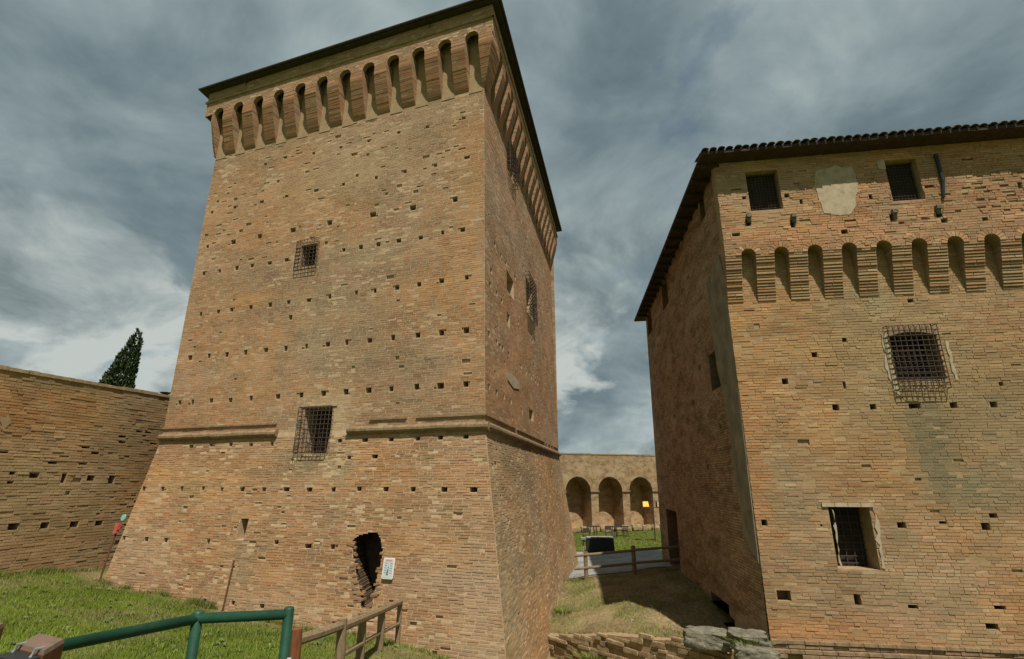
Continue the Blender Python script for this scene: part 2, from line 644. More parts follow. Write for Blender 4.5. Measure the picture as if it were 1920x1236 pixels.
def recess(mb, w, h, depth, d=0.0, mi=0, mi_back=None):
    s0, s1, z0, z1 = h[:4]
    f = [w.P(s, z, d) for s, z in ((s0, z0), (s1, z0), (s1, z1), (s0, z1))]
    g = [w.P(s, z, d - depth) for s, z in ((s0, z0), (s1, z0), (s1, z1), (s0, z1))]
    for k in range(4):
        k2 = (k + 1) % 4
        L = math.hypot(s1 - s0, 0) if k % 2 == 0 else z1 - z0
        mb.quad(f[k], f[k2], g[k2], g[k], uv=[(0, 0), (L, 0), (L, depth), (0, depth)], mi=mi)
    mb.quad(*g, uv=[(s0, z0), (s1, z0), (s1, z1), (s0, z1)], mi=mi if mi_back is None else mi_back)


PAL = np.array([(0.37, 0.228, 0.122), (0.385, 0.215, 0.103), (0.37, 0.212, 0.128), (0.34, 0.220, 0.125),
                (0.43, 0.295, 0.172), (0.28, 0.178, 0.104), (0.36, 0.178, 0.088)]) * np.array([1.0, 0.965, 0.985])


def brick_rows(w, zlo, zhi, sl, sr, holes, ch=0.068, proud=0.012, jit=0.004, tone=(1, 1, 1), seed=0, joint=0.013,
               stains=(), weights=(5, 3, 2.5, 3, 2.5, 1.2, 0.7), drop=0.0, zj=0.003, lenj=1.0, erode=0.006):
    rg = np.random.default_rng(seed + 100)
    S0, S1, Z0, Z1 = [], [], [], []
    n = int(round((zhi - zlo) / ch))
    ch = (zhi - zlo) / n
    for k in range(n):
        za, zb = zlo + k * ch, zlo + (k + 1) * ch
        zm = (za + zb) / 2
        a, b = sl(zm), sr(zm)
        cuts = sorted([(h[0], h[1]) for h in holes if h[2] < zm + ch * 0.15 and h[3] > zm - ch * 0.15])
        segs, cur = [], a
        for h0, h1 in cuts:
            if h0 > cur:
                segs.append((cur, min(h0, b)))
            cur = max(cur, h1)
        if cur < b:
            segs.append((cur, b))
        ph = -rg.random() * 0.3
        s = a + ph
        edges = []
        while s < b:
            L = (0.285 if rg.random() < 0.62 else 0.14) * lenj * (1 + (rg.random() - 0.5) * 0.16)
            edges.append((s, s + L))
            s += L
        ei = 0
        for q0, q1 in segs:
            for e0, e1 in edges:
                x0, x1 = max(e0, q0), min(e1, q1)
                if x1 - x0 < 0.035:
                    continue
                S0.append(x0)
                S1.append(x1)
                Z0.append(za)
                Z1.append(zb)
    S0, S1, Z0, Z1 = (np.array(q) for q in (S0, S1, Z0, Z1))
    N = len(S0)
    if drop:
        keep = rg.random(N) > drop * (0.3 + 2.2 * (fbm(S0 * 0.7, Z0 * 0.9, seed + 3) > 0.56))
        S0, S1, Z0, Z1 = S0[keep], S1[keep], Z0[keep], Z1[keep]
        N = len(S0)
    sm, zm = (S0 + S1) / 2, (Z0 + Z1) / 2
    j = joint / 2
    s0 = S0 + j * (0.6 + 0.8 * rg.random(N))
    s1 = S1 - j * (0.6 + 0.8 * rg.random(N))
    wav = 0.010 * (vnoise(sm * 0.9, zm * 3, seed + 9) - 0.5)
    z0 = Z0 + j * (0.7 + 0.6 * rg.random(N)) + wav
    z1 = Z1 - j * (0.7 + 0.6 * rg.random(N)) + wav
    d = proud + jit * rg.normal(size=N) + erode * (fbm(sm * 0.8, zm * 0.8, seed + 5, 3) - 0.5)
    # colour of each brick
    p = np.array(weights, float)
    orange = fbm(sm * 0.35, zm * 0.45, seed + 21)
    grey = fbm(sm * 0.3, zm * 0.5, seed + 31)
    idx = rg.choice(len(PAL), size=N, p=p / p.sum())
    c = (PAL[idx] * 0.72 + PAL[:4].mean(0) * 0.28) * (0.93 + 0.14 * rg.random((N, 1)))
    lo = np.clip((orange - 0.5) * 5, -1, 1)[:, None]
    c = c * (1 + lo * np.array([0.05, -0.03, -0.14]))
    c = c * (0.74 + 0.52 * fbm(sm * 0.25 + 5, zm * 0.35, seed + 51)[:, None]) * (0.66 + 0.68 * fbm(sm * 1.1, zm * 2.6, seed + 61, 5)[:, None])
    g = np.clip((grey - 0.54) * 6, 0, 1)[:, None] * 0.35
    lum = c.mean(1, keepdims=True)
    c = c * (1 - g) + g * lum * np.array([1.12, 0.95, 0.62])
    for (cs, cz, rs, rz, col, am) in stains:
        q = np.exp(-(((sm - cs) / rs) ** 2 + ((zm - cz) / rz) ** 2)) * am
        q = np.clip(q * (0.5 + 1.3 * fbm(sm * 1.6, zm * 3.0, seed + 41)), 0, 1)[:, None]
        c = c * (1 - q) + np.array(col) * (0.8 + 0.4 * rg.random((N, 1))) * q
    c = np.clip(c * np.array(tone), 0.01, 0.75)
    return dict(w=w, s0=s0, s1=s1, z0=z0, z1=z1, d=d, c=c, zj=zj, seed=seed)


def bricks_to_mesh(sets, keepmask):
    V, Q, C_ = [], [], []
    base = 0
    for st, km in zip(sets, keepmask):
        w = st['w']
        rg = np.random.default_rng(st['seed'] + 500)
        s0, s1, z0, z1, d, c = (st[k][km] for k in ('s0', 's1', 'z0', 'z1', 'd', 'c'))
        N = len(s0)
        if not N:
            continue
        ss = np.stack([s0, s1, s1, s0], 1)
        zz_ = np.stack([z0, z0, z1, z1], 1)
        fr_s = ss + rg.normal(size=(N, 4)) * st['zj']
        fr_z = zz_ + rg.normal(size=(N, 4)) * st['zj']
        fr_d = d[:, None] + rg.normal(size=(N, 4)) * 0.0008
        front = w.P(fr_s, fr_z, fr_d)
        back = w.P(ss, zz_, np.full((N, 4), -0.02))
        v = np.concatenate([front, back], 1).reshape(-1, 3)
        b0 = base + 8 * np.arange(N)[:, None]
        q = np.array([[0, 1, 2, 3], [1, 0, 4, 5], [2, 1, 5, 6], [3, 2, 6, 7], [0, 3, 7, 4]])
        Q.append((b0[:, :, None] + q[None]).reshape(-1, 4))
        V.append(v)
        C_.append(np.repeat(c, 8, axis=0))
        base += 8 * N
    return np.concatenate(V), np.concatenate(Q), np.concatenate(C_)


BRICK_MESHES = []


def unit_bricks():
    rg = np.random.default_rng(3)
    for k in range(12):
        me = bpy.data.meshes.new('brick')
        q = np.array([(-.5, 0, -.5), (.5, 0, -.5), (.5, 0, .5), (-.5, 0, .5),
                      (-.5, 1, -.5), (.5, 1, -.5), (.5, 1, .5), (-.5, 1, .5)], float)
        # front edge slightly rounded off: an inset ring on the face
        ins = q[4:] * np.array([0.96, 1, 0.86])
        q[4:, 1] = 0.9
        q[:, 0] += rg.normal(size=8) * 0.008
        q[:, 2] += rg.normal(size=8) * 0.02
        ins[:, 1] += rg.normal(size=4) * 0.02
        vs = np.concatenate([q, ins])
        fs = [(0, 1, 5, 4), (1, 2, 6, 5), (2, 3, 7, 6), (3, 0, 4, 7), (4, 5, 9, 8), (5, 6, 10, 9), (6, 7, 11, 10), (7, 4, 8, 11), (8, 9, 10, 11)]
        me.from_pydata([tuple(v) for v in vs], [], fs)
        me.materials.append(M['brick_piece'])
        me.update()
        BRICK_MESHES.append(me)


unit_bricks()


def lay_bricks(sets, parent, limit=300):
    """the bricks that show largest become single parts, the others one mass"""
    area, inside = [], []
    for st in sets:
        w = st['w']
        sm, zm = (st['s0'] + st['s1']) / 2, (st['z0'] + st['z1']) / 2
        P = w.P(sm, zm, np.zeros_like(sm))
        vd = CAM - P
        dist = np.linalg.norm(vd, axis=1)
        cosv = (vd @ w.N) / dist / np.linalg.norm(w.N)
        px, py, f = project(P)
        ok = (px > 4) & (px < 1916) & (py > 4) & (py < 1232) & (cosv > 0.05) & (f > 0)
        if 'vis' in st:
            ok &= st['vis'](sm, zm)
        area.append(np.where(ok, (st['s1'] - st['s0']) * (st['z1'] - st['z0']) * np.clip(cosv, 0, 1) / dist ** 2, 0))
    allv = np.concatenate(area)
    if limit and len(allv) > limit:
        thr = np.sort(allv)[-limit]
    else:
        thr = 0 if limit else 1e9
    sel = [a >= max(thr, 1e-12) for a in area]
    V, Q, C_ = bricks_to_mesh(sets, [~s for s in sel])
    fast_mesh('brickwork', V, Q, C_, 'brick', parent, kind='stuff')
    o_ = ORIGIN[parent.name]
    cnt = 0
    for st, s in zip(sets, sel):
        w = st['w']
        upv = w.up / np.linalg.norm(w.up)
        nn = w.N / np.linalg.norm(w.N)
        for i in np.nonzero(s)[0]:
            if cnt >= limit:
                break
            L, H = st['s1'][i] - st['s0'][i], st['z1'][i] - st['z0'][i]
            c = w.P((st['s0'][i] + st['s1'][i]) / 2, (st['z0'][i] + st['z1'][i]) / 2, 0.0) - nn * 0.03 - o_
            dep = 0.03 + st['d'][i] + 0.001
            m = Matrix(((w.u[0] * L, nn[0] * dep, upv[0] * H, c[0]), (w.u[1] * L, nn[1] * dep, upv[1] * H, c[1]),
                        (w.u[2] * L, nn[2] * dep, upv[2] * H, c[2]), (0, 0, 0, 1)))
            b = bpy.data.objects.new('brick', BRICK_MESHES[cnt % 12])
            link(b, parent)
            b.matrix_basis = m
            b.color = (*st['c'][i], 1)
            cnt += 1
    return len(V) // 8, cnt


def grille(name, w, h, parent, nx, nz, r=0.012, out=0.0, d=-0.08, mat='iron', rail=True, over=0.0):
    """iron bars across an opening; with out>0 a cage that stands off the wall"""
    mb = MB()
    s0, s1, z0, z1 = h[0] - over, h[1] + over, h[2] - over, h[3] + over
    dd = out if out > 0 else d
    for k in range(nx):
        s = s0 + (s1 - s0) * (k + (0.0 if out > 0 else 0.5)) / ((nx - 1) if out > 0 else nx)
        jx = (random.random() - 0.5) * 0.015
        if out > 0:
            pts = [w.P(s, z1, -0.05), w.P(s + jx, z1, dd), w.P(s - jx, z0, dd), w.P(s, z0, -0.05)]
        else:
            pts = [w.P(s + jx, z0 - 0.03, dd), w.P(s - jx, z1 + 0.03, dd)]
        mb.tube(pts, r, 5)
    for k in range(nz):
        z = z0 + (z1 - z0) * (k + (0.0 if out > 0 else 0.5)) / ((nz - 1) if out > 0 else nz)
        jz = (random.random() - 0.5) * 0.015
        if out > 0:
            pts = [w.P(s0, z, -0.05), w.P(s0, z + jz, dd + 0.012), w.P(s1, z - jz, dd + 0.012), w.P(s1, z, -0.05)]
        else:
            pts = [w.P(s0 - 0.03, z + jz, dd + 0.015), w.P(s1 + 0.03, z - jz, dd + 0.015)]
        mb.tube(pts, r, 5)
    return mb.build(name, mat, parent)


def rand_pockets(w, n, s_rng, z_rng, seed, px=None):
    rg = np.random.default_rng(seed)
    out = []
    while len(out) < n:
        s, z = rg.uniform(*s_rng), rg.uniform(*z_rng)
        if fbm(s * 0.5, z * 0.5, seed + 1) < 0.5 and rg.random() < 0.7:
            continue
        L = rg.choice([0.14, 0.27, 0.2])
        out.append([s, s + L, z, z + 0.062 * rg.choice([1, 1, 1, 2])])
    return out


def line2(p, u, q, v):
    """intersection of two plan lines"""
    A = np.array([[u[0], -v[0]], [u[1], -v[1]]])
    t = np.linalg.solve(A, np.array([q[0] - p[0], q[1] - p[1]]))
    return np.array([p[0] + u[0] * t[0], p[1] + u[1] * t[0]])


def clear_of(holes, h, m=0.05):
    return all(h[1] < k[0] - m or h[0] > k[1] + m or h[3] < k[2] - m or h[2] > k[3] + m for k in holes)


# =================================================================== the square tower
A2 = np.array([-0.724, 14.0])                       # near corner at the string course
UL = np.array([-math.sin(R(70.7)), math.cos(R(70.7))])
UR = np.array([math.sin(R(12.2)), math.cos(R(12.2))])
NF = np.array([UL[1] * -1, UL[0]])                  # towards the camera
NF = np.array([-math.cos(R(70.7)), -math.sin(R(70.7))])
NR = np.array([math.cos(R(12.2)), -math.sin(R(12.2))])
tf_probe = Wall(A2, UL, NF, HC)
ZS = tf_probe.pix(910, 797)[1]                      # string course height
TF = Wall(A2, UL, NF, ZS)                           # upper front
TR = Wall(A2, UR, NR, ZS, 0.02)                     # upper right face
LF = TF.pix(308, 800)[0]
LR = 15.7
BAT = 0.155
TFL = Wall(A2, UL, NF, ZS, BAT)                     # battered foot
TRL = Wall(A2, UR, NR, ZS, BAT)
ZB = -2.2
ZCB, ZAT, ZMO, ZEV = HC + 12.62, HC + 14.62, HC + 15.02, HC + 15.5
OV = 0.45                                           # overhang of the wall head
tower = thing('square_tower', (-4.0, 19.0, 0.0),
              'tall square brick tower with corbelled wall head and thin dark roof', 'tower')

# corner shift of the leaning right face, expressed along the front face
cosk = UR.dot(UL)


def t_sr_front(z):      # s of the near corner on the front face (s grows to the left)
    p = line2(TF.P(0, z)[:2] * 1.0, UL, TR.P(0, z)[:2], UR)
    return float((p - A2).dot(UL))


t_c0, t_c1 = t_sr_front(ZS), t_sr_front(ZEV)


def corner_f(z): return t_c0 + (t_c1 - t_c0) * (z - ZS) / (ZEV - ZS)
def corner_r(z):
    p = TF.P(corner_f(z), z)
    return float((p[:2] - TR.P(0, z)[:2]).dot(UR))
def t_left(z): return LF


def low_corner(z):
    p = line2(TFL.P(0, z)[:2], UL, TRL.P(0, z)[:2], UR)
    return float((p - TFL.P(0, z)[:2]).dot(UL)), float((p - TRL.P(0, z)[:2]).dot(UR))


lc_b = low_corner(ZB)
def lowc_f(z): return lc_b[0] * (ZS - z) / (ZS - ZB)
def lowc_r(z): return lc_b[1] * (ZS - z) / (ZS - ZB)
def low_left(z): return LF + (ZS - z) * 0.10
def low_far(z): return LR + (ZS - z) * 0.05


z4 = lambda L: [(x / 3.2 + 360, y / 3.2 + 280) for x, y in L]
z5 = lambda L: [(x / 3.0 + 300, y / 3.0 + 560) for x, y in L]
z6 = lambda L: [(x / 3.2 + 400, y / 3.2 + 880) for x, y in L]
z2 = lambda L: [(x / 3.2875, y / 3.2875 + 860) for x, y in L]
z3 = lambda L: [(x / 3.2 + 360, y / 3.2) for x, y in L]

hole_up, hole_lo = [], []
for x, y in z4([(120, 378), (257, 348), (418, 315), (567, 282), (745, 246), (908, 210), (1105, 170), (1277, 133), (1460, 95), (1650, 48)]):
    hole_up.append(put(TF, x, y, 0.15 + random.random() * 0.08, 0.13))
for x, y in z4([(247, 556), (405, 522), (605, 485), (825, 440), (1085, 392), (1325, 350), (1578, 300)]):
    hole_up.append(put(TF, x, y, 0.24, 0.2))
for x, y in z4([(93, 583), (70, 745), (165, 730), (268, 712), (360, 698), (465, 682), (567, 663), (910, 603), (1012, 587), (1117, 570), (1240, 548), (1372, 530), (1503, 500), (1623, 482),
                (52, 990), (157, 975), (237, 963), (352, 947), (468, 933), (578, 918), (700, 905), (825, 883), (985, 860), (1097, 848), (1229, 829), (1362, 810), (1497, 790), (1648, 770)]):
    hole_up.append(put(TF, x, y, 0.14 + random.random() * 0.05, 0.14 + random.random() * 0.04))
for x, y in z5([(168, 333), (275, 322), (375, 315), (480, 302), (595, 290), (707, 280), (823, 268), (943, 257), (1050, 246), (1179, 235), (1310, 219), (1450, 205), (1583, 191), (1722, 178),
                (110, 585), (182, 582), (287, 573), (395, 570), (511, 560), (662, 550), (793, 542), (919, 532), (1045, 524), (1173, 515), (1300, 507), (1443, 495), (1577, 490), (1720, 480),
                (733, 106)]):
    hole_up.append(put(TF, x, y, 0.15 + random.random() * 0.06, 0.15 + random.random() * 0.04))
for x, y in z3([(1630, 708), (1412, 762), (1240, 795), (1060, 845), (893, 885), (730, 920), (560, 945), (440, 985)]):
    hole_up.append(put(TF, x, y, 0.15 + random.random() * 0.08, 0.12))
for x, y in z5([(175, 832), (288, 823), (397, 822), (511, 822), (629, 818), (1010, 800), (1153, 796), (1300, 792), (1450, 788), (1577, 782), (1720, 777), (1063, 893), (1208, 888)]):
    hole_lo.append(put(TFL, x, y, 0.17, 0.11))
for x, y in z6([(50, 120), (172, 120), (302, 120), (437, 120), (575, 122), (720, 122), (875, 117), (1035, 120), (1197, 120), (1385, 122), (1562, 123),
                (567, 462), (715, 467), (377, 438), (117, 803), (290, 822), (727, 930)]):
    hole_lo.append(put(TFL, x, y, 0.15 + random.random() * 0.08, 0.12))
for x, y in z2([(885, 186), (1000, 186), (1118, 186), (1252, 182), (763, 490), (900, 497), (1020, 503), (1283, 512), (1260, 880)]):
    hole_lo.append(put(TFL, x, y, 0.17, 0.14))

win_hi = rect_of(TF, 563, 458, 592, 500)
win_lo_px = (567, 764, 620, 850)
wl_rect = rect_of(TF, *win_lo_px)                    # crosses the string course
# ragged doorway: one rectangle for each course
door_rows = []
oL = [(997, 698), (1005, 672), (1014, 658), (1035, 659), (1060, 664), (1085, 668), (1110, 672), (1142, 677)]
oR = [(997, 706), (1010, 713), (1030, 718), (1045, 717), (1070, 711), (1095, 707), (1115, 703), (1142, 697)]
zt_d, zb_d = TFL.pix(690, 998)[1], TFL.pix(690, 1142)[1]
nd_ = int((zt_d - zb_d) / 0.036)
nl_, nr_ = 0.0, 0.0
for k in range(nd_):
    yy_ = 998 + (1142 - 998) * (k + 0.5) / nd_
    nl_, nr_ = nl_ * 0.7 + random.gauss(0, 0.9), nr_ * 0.7 + random.gauss(0, 0.8)
    xl = np.interp(yy_, [q[0] for q in oL], [q[1] for q in oL]) + nl_
    xr = np.interp(yy_, [q[0] for q in oR], [q[1] for q in oR]) + nr_
    h_ = rect_of(TFL, xl, yy_ - 2, xr, yy_ + 2)
    h_[3] = zt_d - (zt_d - zb_d) * k / nd_
    h_[2] = zt_d - (zt_d - zb_d) * (k + 1) / nd_
    door_rows.append(h_)
slot = rect_of(TFL, 447, 972, 462, 1012)
def chip(hs, seed):
    rg = random.Random(seed)
    for h in list(hs):
        sc = rg.uniform(0.75, 1.2)
        c_ = (h[0] + h[1]) / 2
        h[0], h[1] = c_ + (h[0] - c_) * sc, c_ + (h[1] - c_) * sc
        if rg.random() < 0.4:
            w_ = rg.uniform(0.04, 0.12)
            zc_ = h[3] - 0.07 if rg.random() < 0.7 else h[2]
            hs.append([h[1] + 0.002, h[1] + w_, zc_, zc_ + 0.065, 1] if rg.random() < 0.5 else [h[0] - w_, h[0] - 0.002, zc_, zc_ + 0.065, 1])


chip(hole_up, 1)
chip(hole_lo, 2)
hole_up += [win_hi]
w_up = [wl_rect[0], wl_rect[1], ZS - 0.3, wl_rect[3]]
w_dn_s = rect_of(TFL, *win_lo_px)
w_dn = [w_dn_s[0], w_dn_s[1], w_dn_s[2], ZS + 0.3]
hole_up.append(w_up)
hole_lo += door_rows + [slot, w_dn]
fixed_up = [list(h) for h in hole_up]
for h in rand_pockets(TF, 120, (0.3, LF - 0.4), (ZS + 6.0, ZCB - 0.1), 51):
    if clear_of(hole_up, h):
        hole_up.append(h + [1])
for h in rand_pockets(TF, 22, (0.3, LF - 0.4), (ZS + 0.4, ZS + 6.0), 52):
    if clear_of(hole_up, h):
        hole_up.append(h + [1])
for h in rand_pockets(TFL, 80, (0.2, LF), (-0.4, ZS - 0.6), 53):
    if clear_of(hole_lo, h):
        hole_lo.append(h + [1])
hole_r = []
zr = lambda L: [(x / 2.685 + 880, y / 2.685 + 440) for x, y in L]
for x, y in zr([(105, 250), (137, 295), (163, 333), (100, 500), (138, 540), (168, 572), (100, 765), (137, 793), (175, 815), (210, 838), (265, 885), (128, 48), (160, 102), (185, 142), (270, 162), (230, 215),
                (342, 293), (364, 335), (396, 392), (316, 537), (330, 605), (385, 622), (262, 662), (288, 690), (312, 720), (345, 748), (430, 840), (248, 440), (350, 945), (110, 180)]):
    hole_r.append(put(TR, x, y, 0.22, 0.18))
win_r1 = rect_of(TR, 951, 290, 962, 330)
win_r2 = rect_of(TR, 987, 532, 998, 592)
slit_r1 = rect_of(TR, 950, 517, 963, 553)
slit_r2 = rect_of(TR, 951, 588, 956, 612)
hole_r5 = rect_of(TR, 992, 768, 1000, 788)
hole_r += [win_r1, win_r2, slit_r1, slit_r2, hole_r5]
for h in rand_pockets(TR, 90, (0.3, LR - 0.4), (ZS + 0.4, ZCB - 0.2), 54):
    if clear_of(hole_r, h):
        hole_r.append(h + [1])
hole_rl = []
for h in rand_pockets(TRL, 130, (0.1, LR - 0.4), (0.2, ZS - 0.6), 55):
    if clear_of(hole_rl, h):
        hole_rl.append(h + [1])

core = MB()
core_sheet(core, TF, ZS, ZEV, corner_f, t_left, hole_up)
core_sheet(core, TFL, ZB, ZS, lowc_f, low_left, hole_lo)
core_sheet(core, TR, ZS, ZEV, corner_r, lambda z: LR, hole_r)
core_sheet(core, TRL, ZB, ZS, lowc_r, low_far, hole_rl)
for w, hs in ((TF, hole_up), (TFL, hole_lo), (TR, hole_r), (TRL, hole_rl)):
    for h in hs:
        if h is w_up or h is w_dn or any(h is d_ for d_ in door_rows):
            continue
        big = (h[1] - h[0]) > 0.35 and (h[3] - h[2]) > 0.35
        recess(core, w, h, 0.9 if big else (random.uniform(0.02, 0.07) if len(h) > 4 else 0.4), mi=0)
# deep reveals of the barred window that crosses the string course and of the broken doorway
rv = [wl_rect[0], wl_rect[1], w_dn[2], w_up[3]]
b0_, b1_ = TFL.P(rv[0], rv[2]), TFL.P(rv[1], rv[2])
t0_, t1_ = TF.P(rv[0], rv[3]), TF.P(rv[1], rv[3])
back = np.array([-NF[0], -NF[1], 0]) * 1.2
for q in ((b0_, b1_), (t1_, t0_)):
    core.quad(q[0], q[1], q[1] + back, q[0] + back, uv=[(0, 0), (1, 0), (1, 1), (0, 1)])
for s_ in (rv[0], rv[1]):
    m_ = TF.P(s_, ZS)
    core.poly([TFL.P(s_, rv[2]), m_, TF.P(s_, rv[3]), TF.P(s_, rv[3]) + back, m_ + back, TFL.P(s_, rv[2]) + back])
core.quad(b0_ + back, b1_ + back, t1_ + back, t0_ + back, uv=[(0, 0), (1, 0), (1, 1), (0, 1)])
core.build('wall', 'mortar', tower)
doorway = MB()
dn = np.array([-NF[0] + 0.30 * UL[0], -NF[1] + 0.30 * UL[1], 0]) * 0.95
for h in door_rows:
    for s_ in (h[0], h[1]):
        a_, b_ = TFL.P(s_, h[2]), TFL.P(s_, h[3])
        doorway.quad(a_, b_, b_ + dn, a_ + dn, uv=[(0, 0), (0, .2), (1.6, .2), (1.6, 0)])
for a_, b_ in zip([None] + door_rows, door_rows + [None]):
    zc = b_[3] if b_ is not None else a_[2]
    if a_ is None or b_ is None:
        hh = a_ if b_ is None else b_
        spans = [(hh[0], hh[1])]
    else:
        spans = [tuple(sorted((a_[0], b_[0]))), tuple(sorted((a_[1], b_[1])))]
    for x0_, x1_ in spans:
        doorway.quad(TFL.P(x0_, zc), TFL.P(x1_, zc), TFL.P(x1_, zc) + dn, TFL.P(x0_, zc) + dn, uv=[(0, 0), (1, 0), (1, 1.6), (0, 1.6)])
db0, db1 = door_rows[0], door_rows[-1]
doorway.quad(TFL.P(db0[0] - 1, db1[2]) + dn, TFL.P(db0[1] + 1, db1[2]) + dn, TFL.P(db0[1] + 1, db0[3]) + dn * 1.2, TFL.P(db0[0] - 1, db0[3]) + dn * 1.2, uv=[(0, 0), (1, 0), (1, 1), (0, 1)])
doorway.build('doorway', 'shaded_reveal', tower)  # jambs coloured dark to stand for shade inside the doorway
for k in range(46):                               # broken brick ends round the doorway
    h_ = door_rows[int(len(door_rows) * (0.15 + 0.85 * random.random())) - 1]
    left_ = random.random() < 0.75
    s_ = (h_[1] + random.uniform(-0.05, 0.16)) if left_ else (h_[0] + random.uniform(-0.08, 0.03))
    mb = MB()
    sz_ = random.uniform(0.05, 0.12)
    an = random.uniform(-0.3, 0.3)
    uu = TFL.u * math.cos(an) + Z3 * math.sin(an)
    ww = Z3 * math.cos(an) - TFL.u * math.sin(an)
    dep_ = random.uniform(-0.10, 0.0) if left_ and s_ < h_[1] else random.uniform(-0.02, 0.008)
    mb.box(TFL.P(s_, (h_[2] + h_[3]) / 2, dep_), uu * sz_, TFL.n * 0.03, ww * random.uniform(0.022, 0.034))
    ob = mb.build('brick_end', 'brick_piece', tower)
    ob.color = (*(PAL[random.randrange(7)] * random.uniform(0.7, 1.0)), 1)

# back and left faces (not in view)
PLc = TF.P(LF, ZS)
PRc = TR.P(LR, ZS)
PBc = PLc + np.array([UR[0], UR[1], 0]) * LR
mb = MB()
for a_, b_, fa, fb in ((PLc, PBc, 0, 0), (PBc, PRc, 0, 0)):
    L = np.linalg.norm(b_ - a_)
    lo_a, lo_b = a_ * 1.0, b_ * 1.0
    lo_a[2] = lo_b[2] = ZB
    cen = (PLc + PRc) / 2
    ext_a = (a_ - cen) * np.array([1, 1, 0])
    ext_b = (b_ - cen) * np.array([1, 1, 0])
    lo_a += ext_a / np.linalg.norm(ext_a) * 0.9
    lo_b += ext_b / np.linalg.norm(ext_b) * 0.9
    tp = np.array([0, 0, ZEV - ZS])
    mb.quad(a_, b_, b_ + tp, a_ + tp, uv=[(0, ZS), (L, ZS), (L, ZEV), (0, ZEV)])
    mb.quad(lo_a, lo_b, b_, a_, uv=[(0, ZB), (L, ZB), (L, ZS), (0, ZS)])
# close the battered edge at the left front corner
mb.quad(TFL.P(low_left(ZB), ZB), PLc, PLc + np.array([UR[0], UR[1], 0]) * 2, TFL.P(low_left(ZB), ZB) + np.array([UR[0], UR[1], 0]) * 3, uv=[(0, ZB), (0, ZS), (2, ZS), (3, ZB)])
mb.quad(TRL.P(low_far(ZB), ZB), PRc, PRc - np.array([UR[1], -UR[0], 0]) * 2, TRL.P(low_far(ZB), ZB) - np.array([UR[1], -UR[0], 0]) * 3, uv=[(0, ZB), (0, ZS), (2, ZS), (3, ZB)])
mb.build('rear_wall', 'brick_far', tower)

# --- corbels, arches and parapet
TP, TPR = TF.offset(OV), TR.offset(OV)
pc = lambda z: line2(TP.P(0, z)[:2], UL, TPR.P(0, z)[:2], UR)
def pc_f(z): return float((pc(z) - TP.P(0, z)[:2]).dot(UL))
def pc_r(z): return float((pc(z) - TPR.P(0, z)[:2]).dot(UR))
NICHE_W = 0.50
n_px = [(410, 205), (447, 190), (487, 176), (526, 163), (566, 151), (607, 138), (650, 125), (693, 112), (738, 99), (785, 85), (833, 71), (883, 57)]
n_s = [TP.pix(x, y)[0] for x, y in n_px]
fit = np.polyfit(np.arange(12), n_s, 1)
n_sf = [float(np.polyval(fit, k)) for k in range(12)]
n_sr = [0.75 + 0.93 * k for k in range(16) if 0.75 + 0.93 * k < LR - 0.5]
ZSP = ZAT - NICHE_W / 2                                 # springing of the little arches


def dep(z):
    t = min(max((z - ZCB) / (ZSP - 0.35 - ZCB), 0), 1)
    return 0.02 + (OV - 0.02) * (t ** 0.85)


def arch_holes(centres, wid, zsp, zlow, st=0.034):
    out = []
    r = wid / 2
    for c in centres:
        out.append([c - r, c + r, zlow, zsp])
        k = 0
        while k * st < r - 0.01:
            zz_ = (k + 0.5) * st
            hw = math.sqrt(max(r * r - zz_ * zz_, 0.0))
            out.append([c - hw, c + hw, zsp + k * st, zsp + (k + 1) * st])
            k += 1
    return out


arch_f = arch_holes(n_sf, NICHE_W, ZSP, ZSP - 0.01)
arch_r = arch_holes(n_sr, NICHE_W, ZSP, ZSP - 0.01)
par = MB()
core_sheet(par, TP, ZSP, ZEV, pc_f, lambda z: LF + OV, arch_f)
core_sheet(par, TPR, ZSP, ZEV, pc_r, lambda z: LR + OV, arch_r)
par.quad(TP.P(LF + OV, ZSP), TP.P(LF + OV, ZEV), TP.P(LF + OV, ZEV) + np.array([UR[0], UR[1], 0]) * LR, TP.P(LF + OV, ZSP) + np.array([UR[0], UR[1], 0]) * LR, uv=[(0, 0), (0, 2), (5, 2), (5, 0)])
par.quad(TPR.P(LR + OV, ZSP), TPR.P(LR + OV, ZEV), TPR.P(LR + OV, ZEV) + np.array([UL[0], UL[1], 0]) * 12, TPR.P(LR + OV, ZSP) + np.array([UL[0], UL[1], 0]) * 12, uv=[(0, 0), (0, 2), (5, 2), (5, 0)])
par.build('parapet', 'mortar', tower)


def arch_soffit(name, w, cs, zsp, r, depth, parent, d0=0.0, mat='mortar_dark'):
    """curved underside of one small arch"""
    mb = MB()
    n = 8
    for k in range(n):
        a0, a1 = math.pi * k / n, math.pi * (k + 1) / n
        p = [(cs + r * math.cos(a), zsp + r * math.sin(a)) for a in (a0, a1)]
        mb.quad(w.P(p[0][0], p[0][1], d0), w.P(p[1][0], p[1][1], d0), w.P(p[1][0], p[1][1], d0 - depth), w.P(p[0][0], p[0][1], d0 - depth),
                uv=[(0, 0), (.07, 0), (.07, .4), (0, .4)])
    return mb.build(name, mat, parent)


def col_of(rg, tone=(1, 1, 1)):
    return PAL[rg.choice(7, p=np.array([5, 3, 2.5, 3, 2.5, 1.2, 0.7]) / 17.9)] * (0.85 + 0.3 * rg.random()) * np.array(tone)


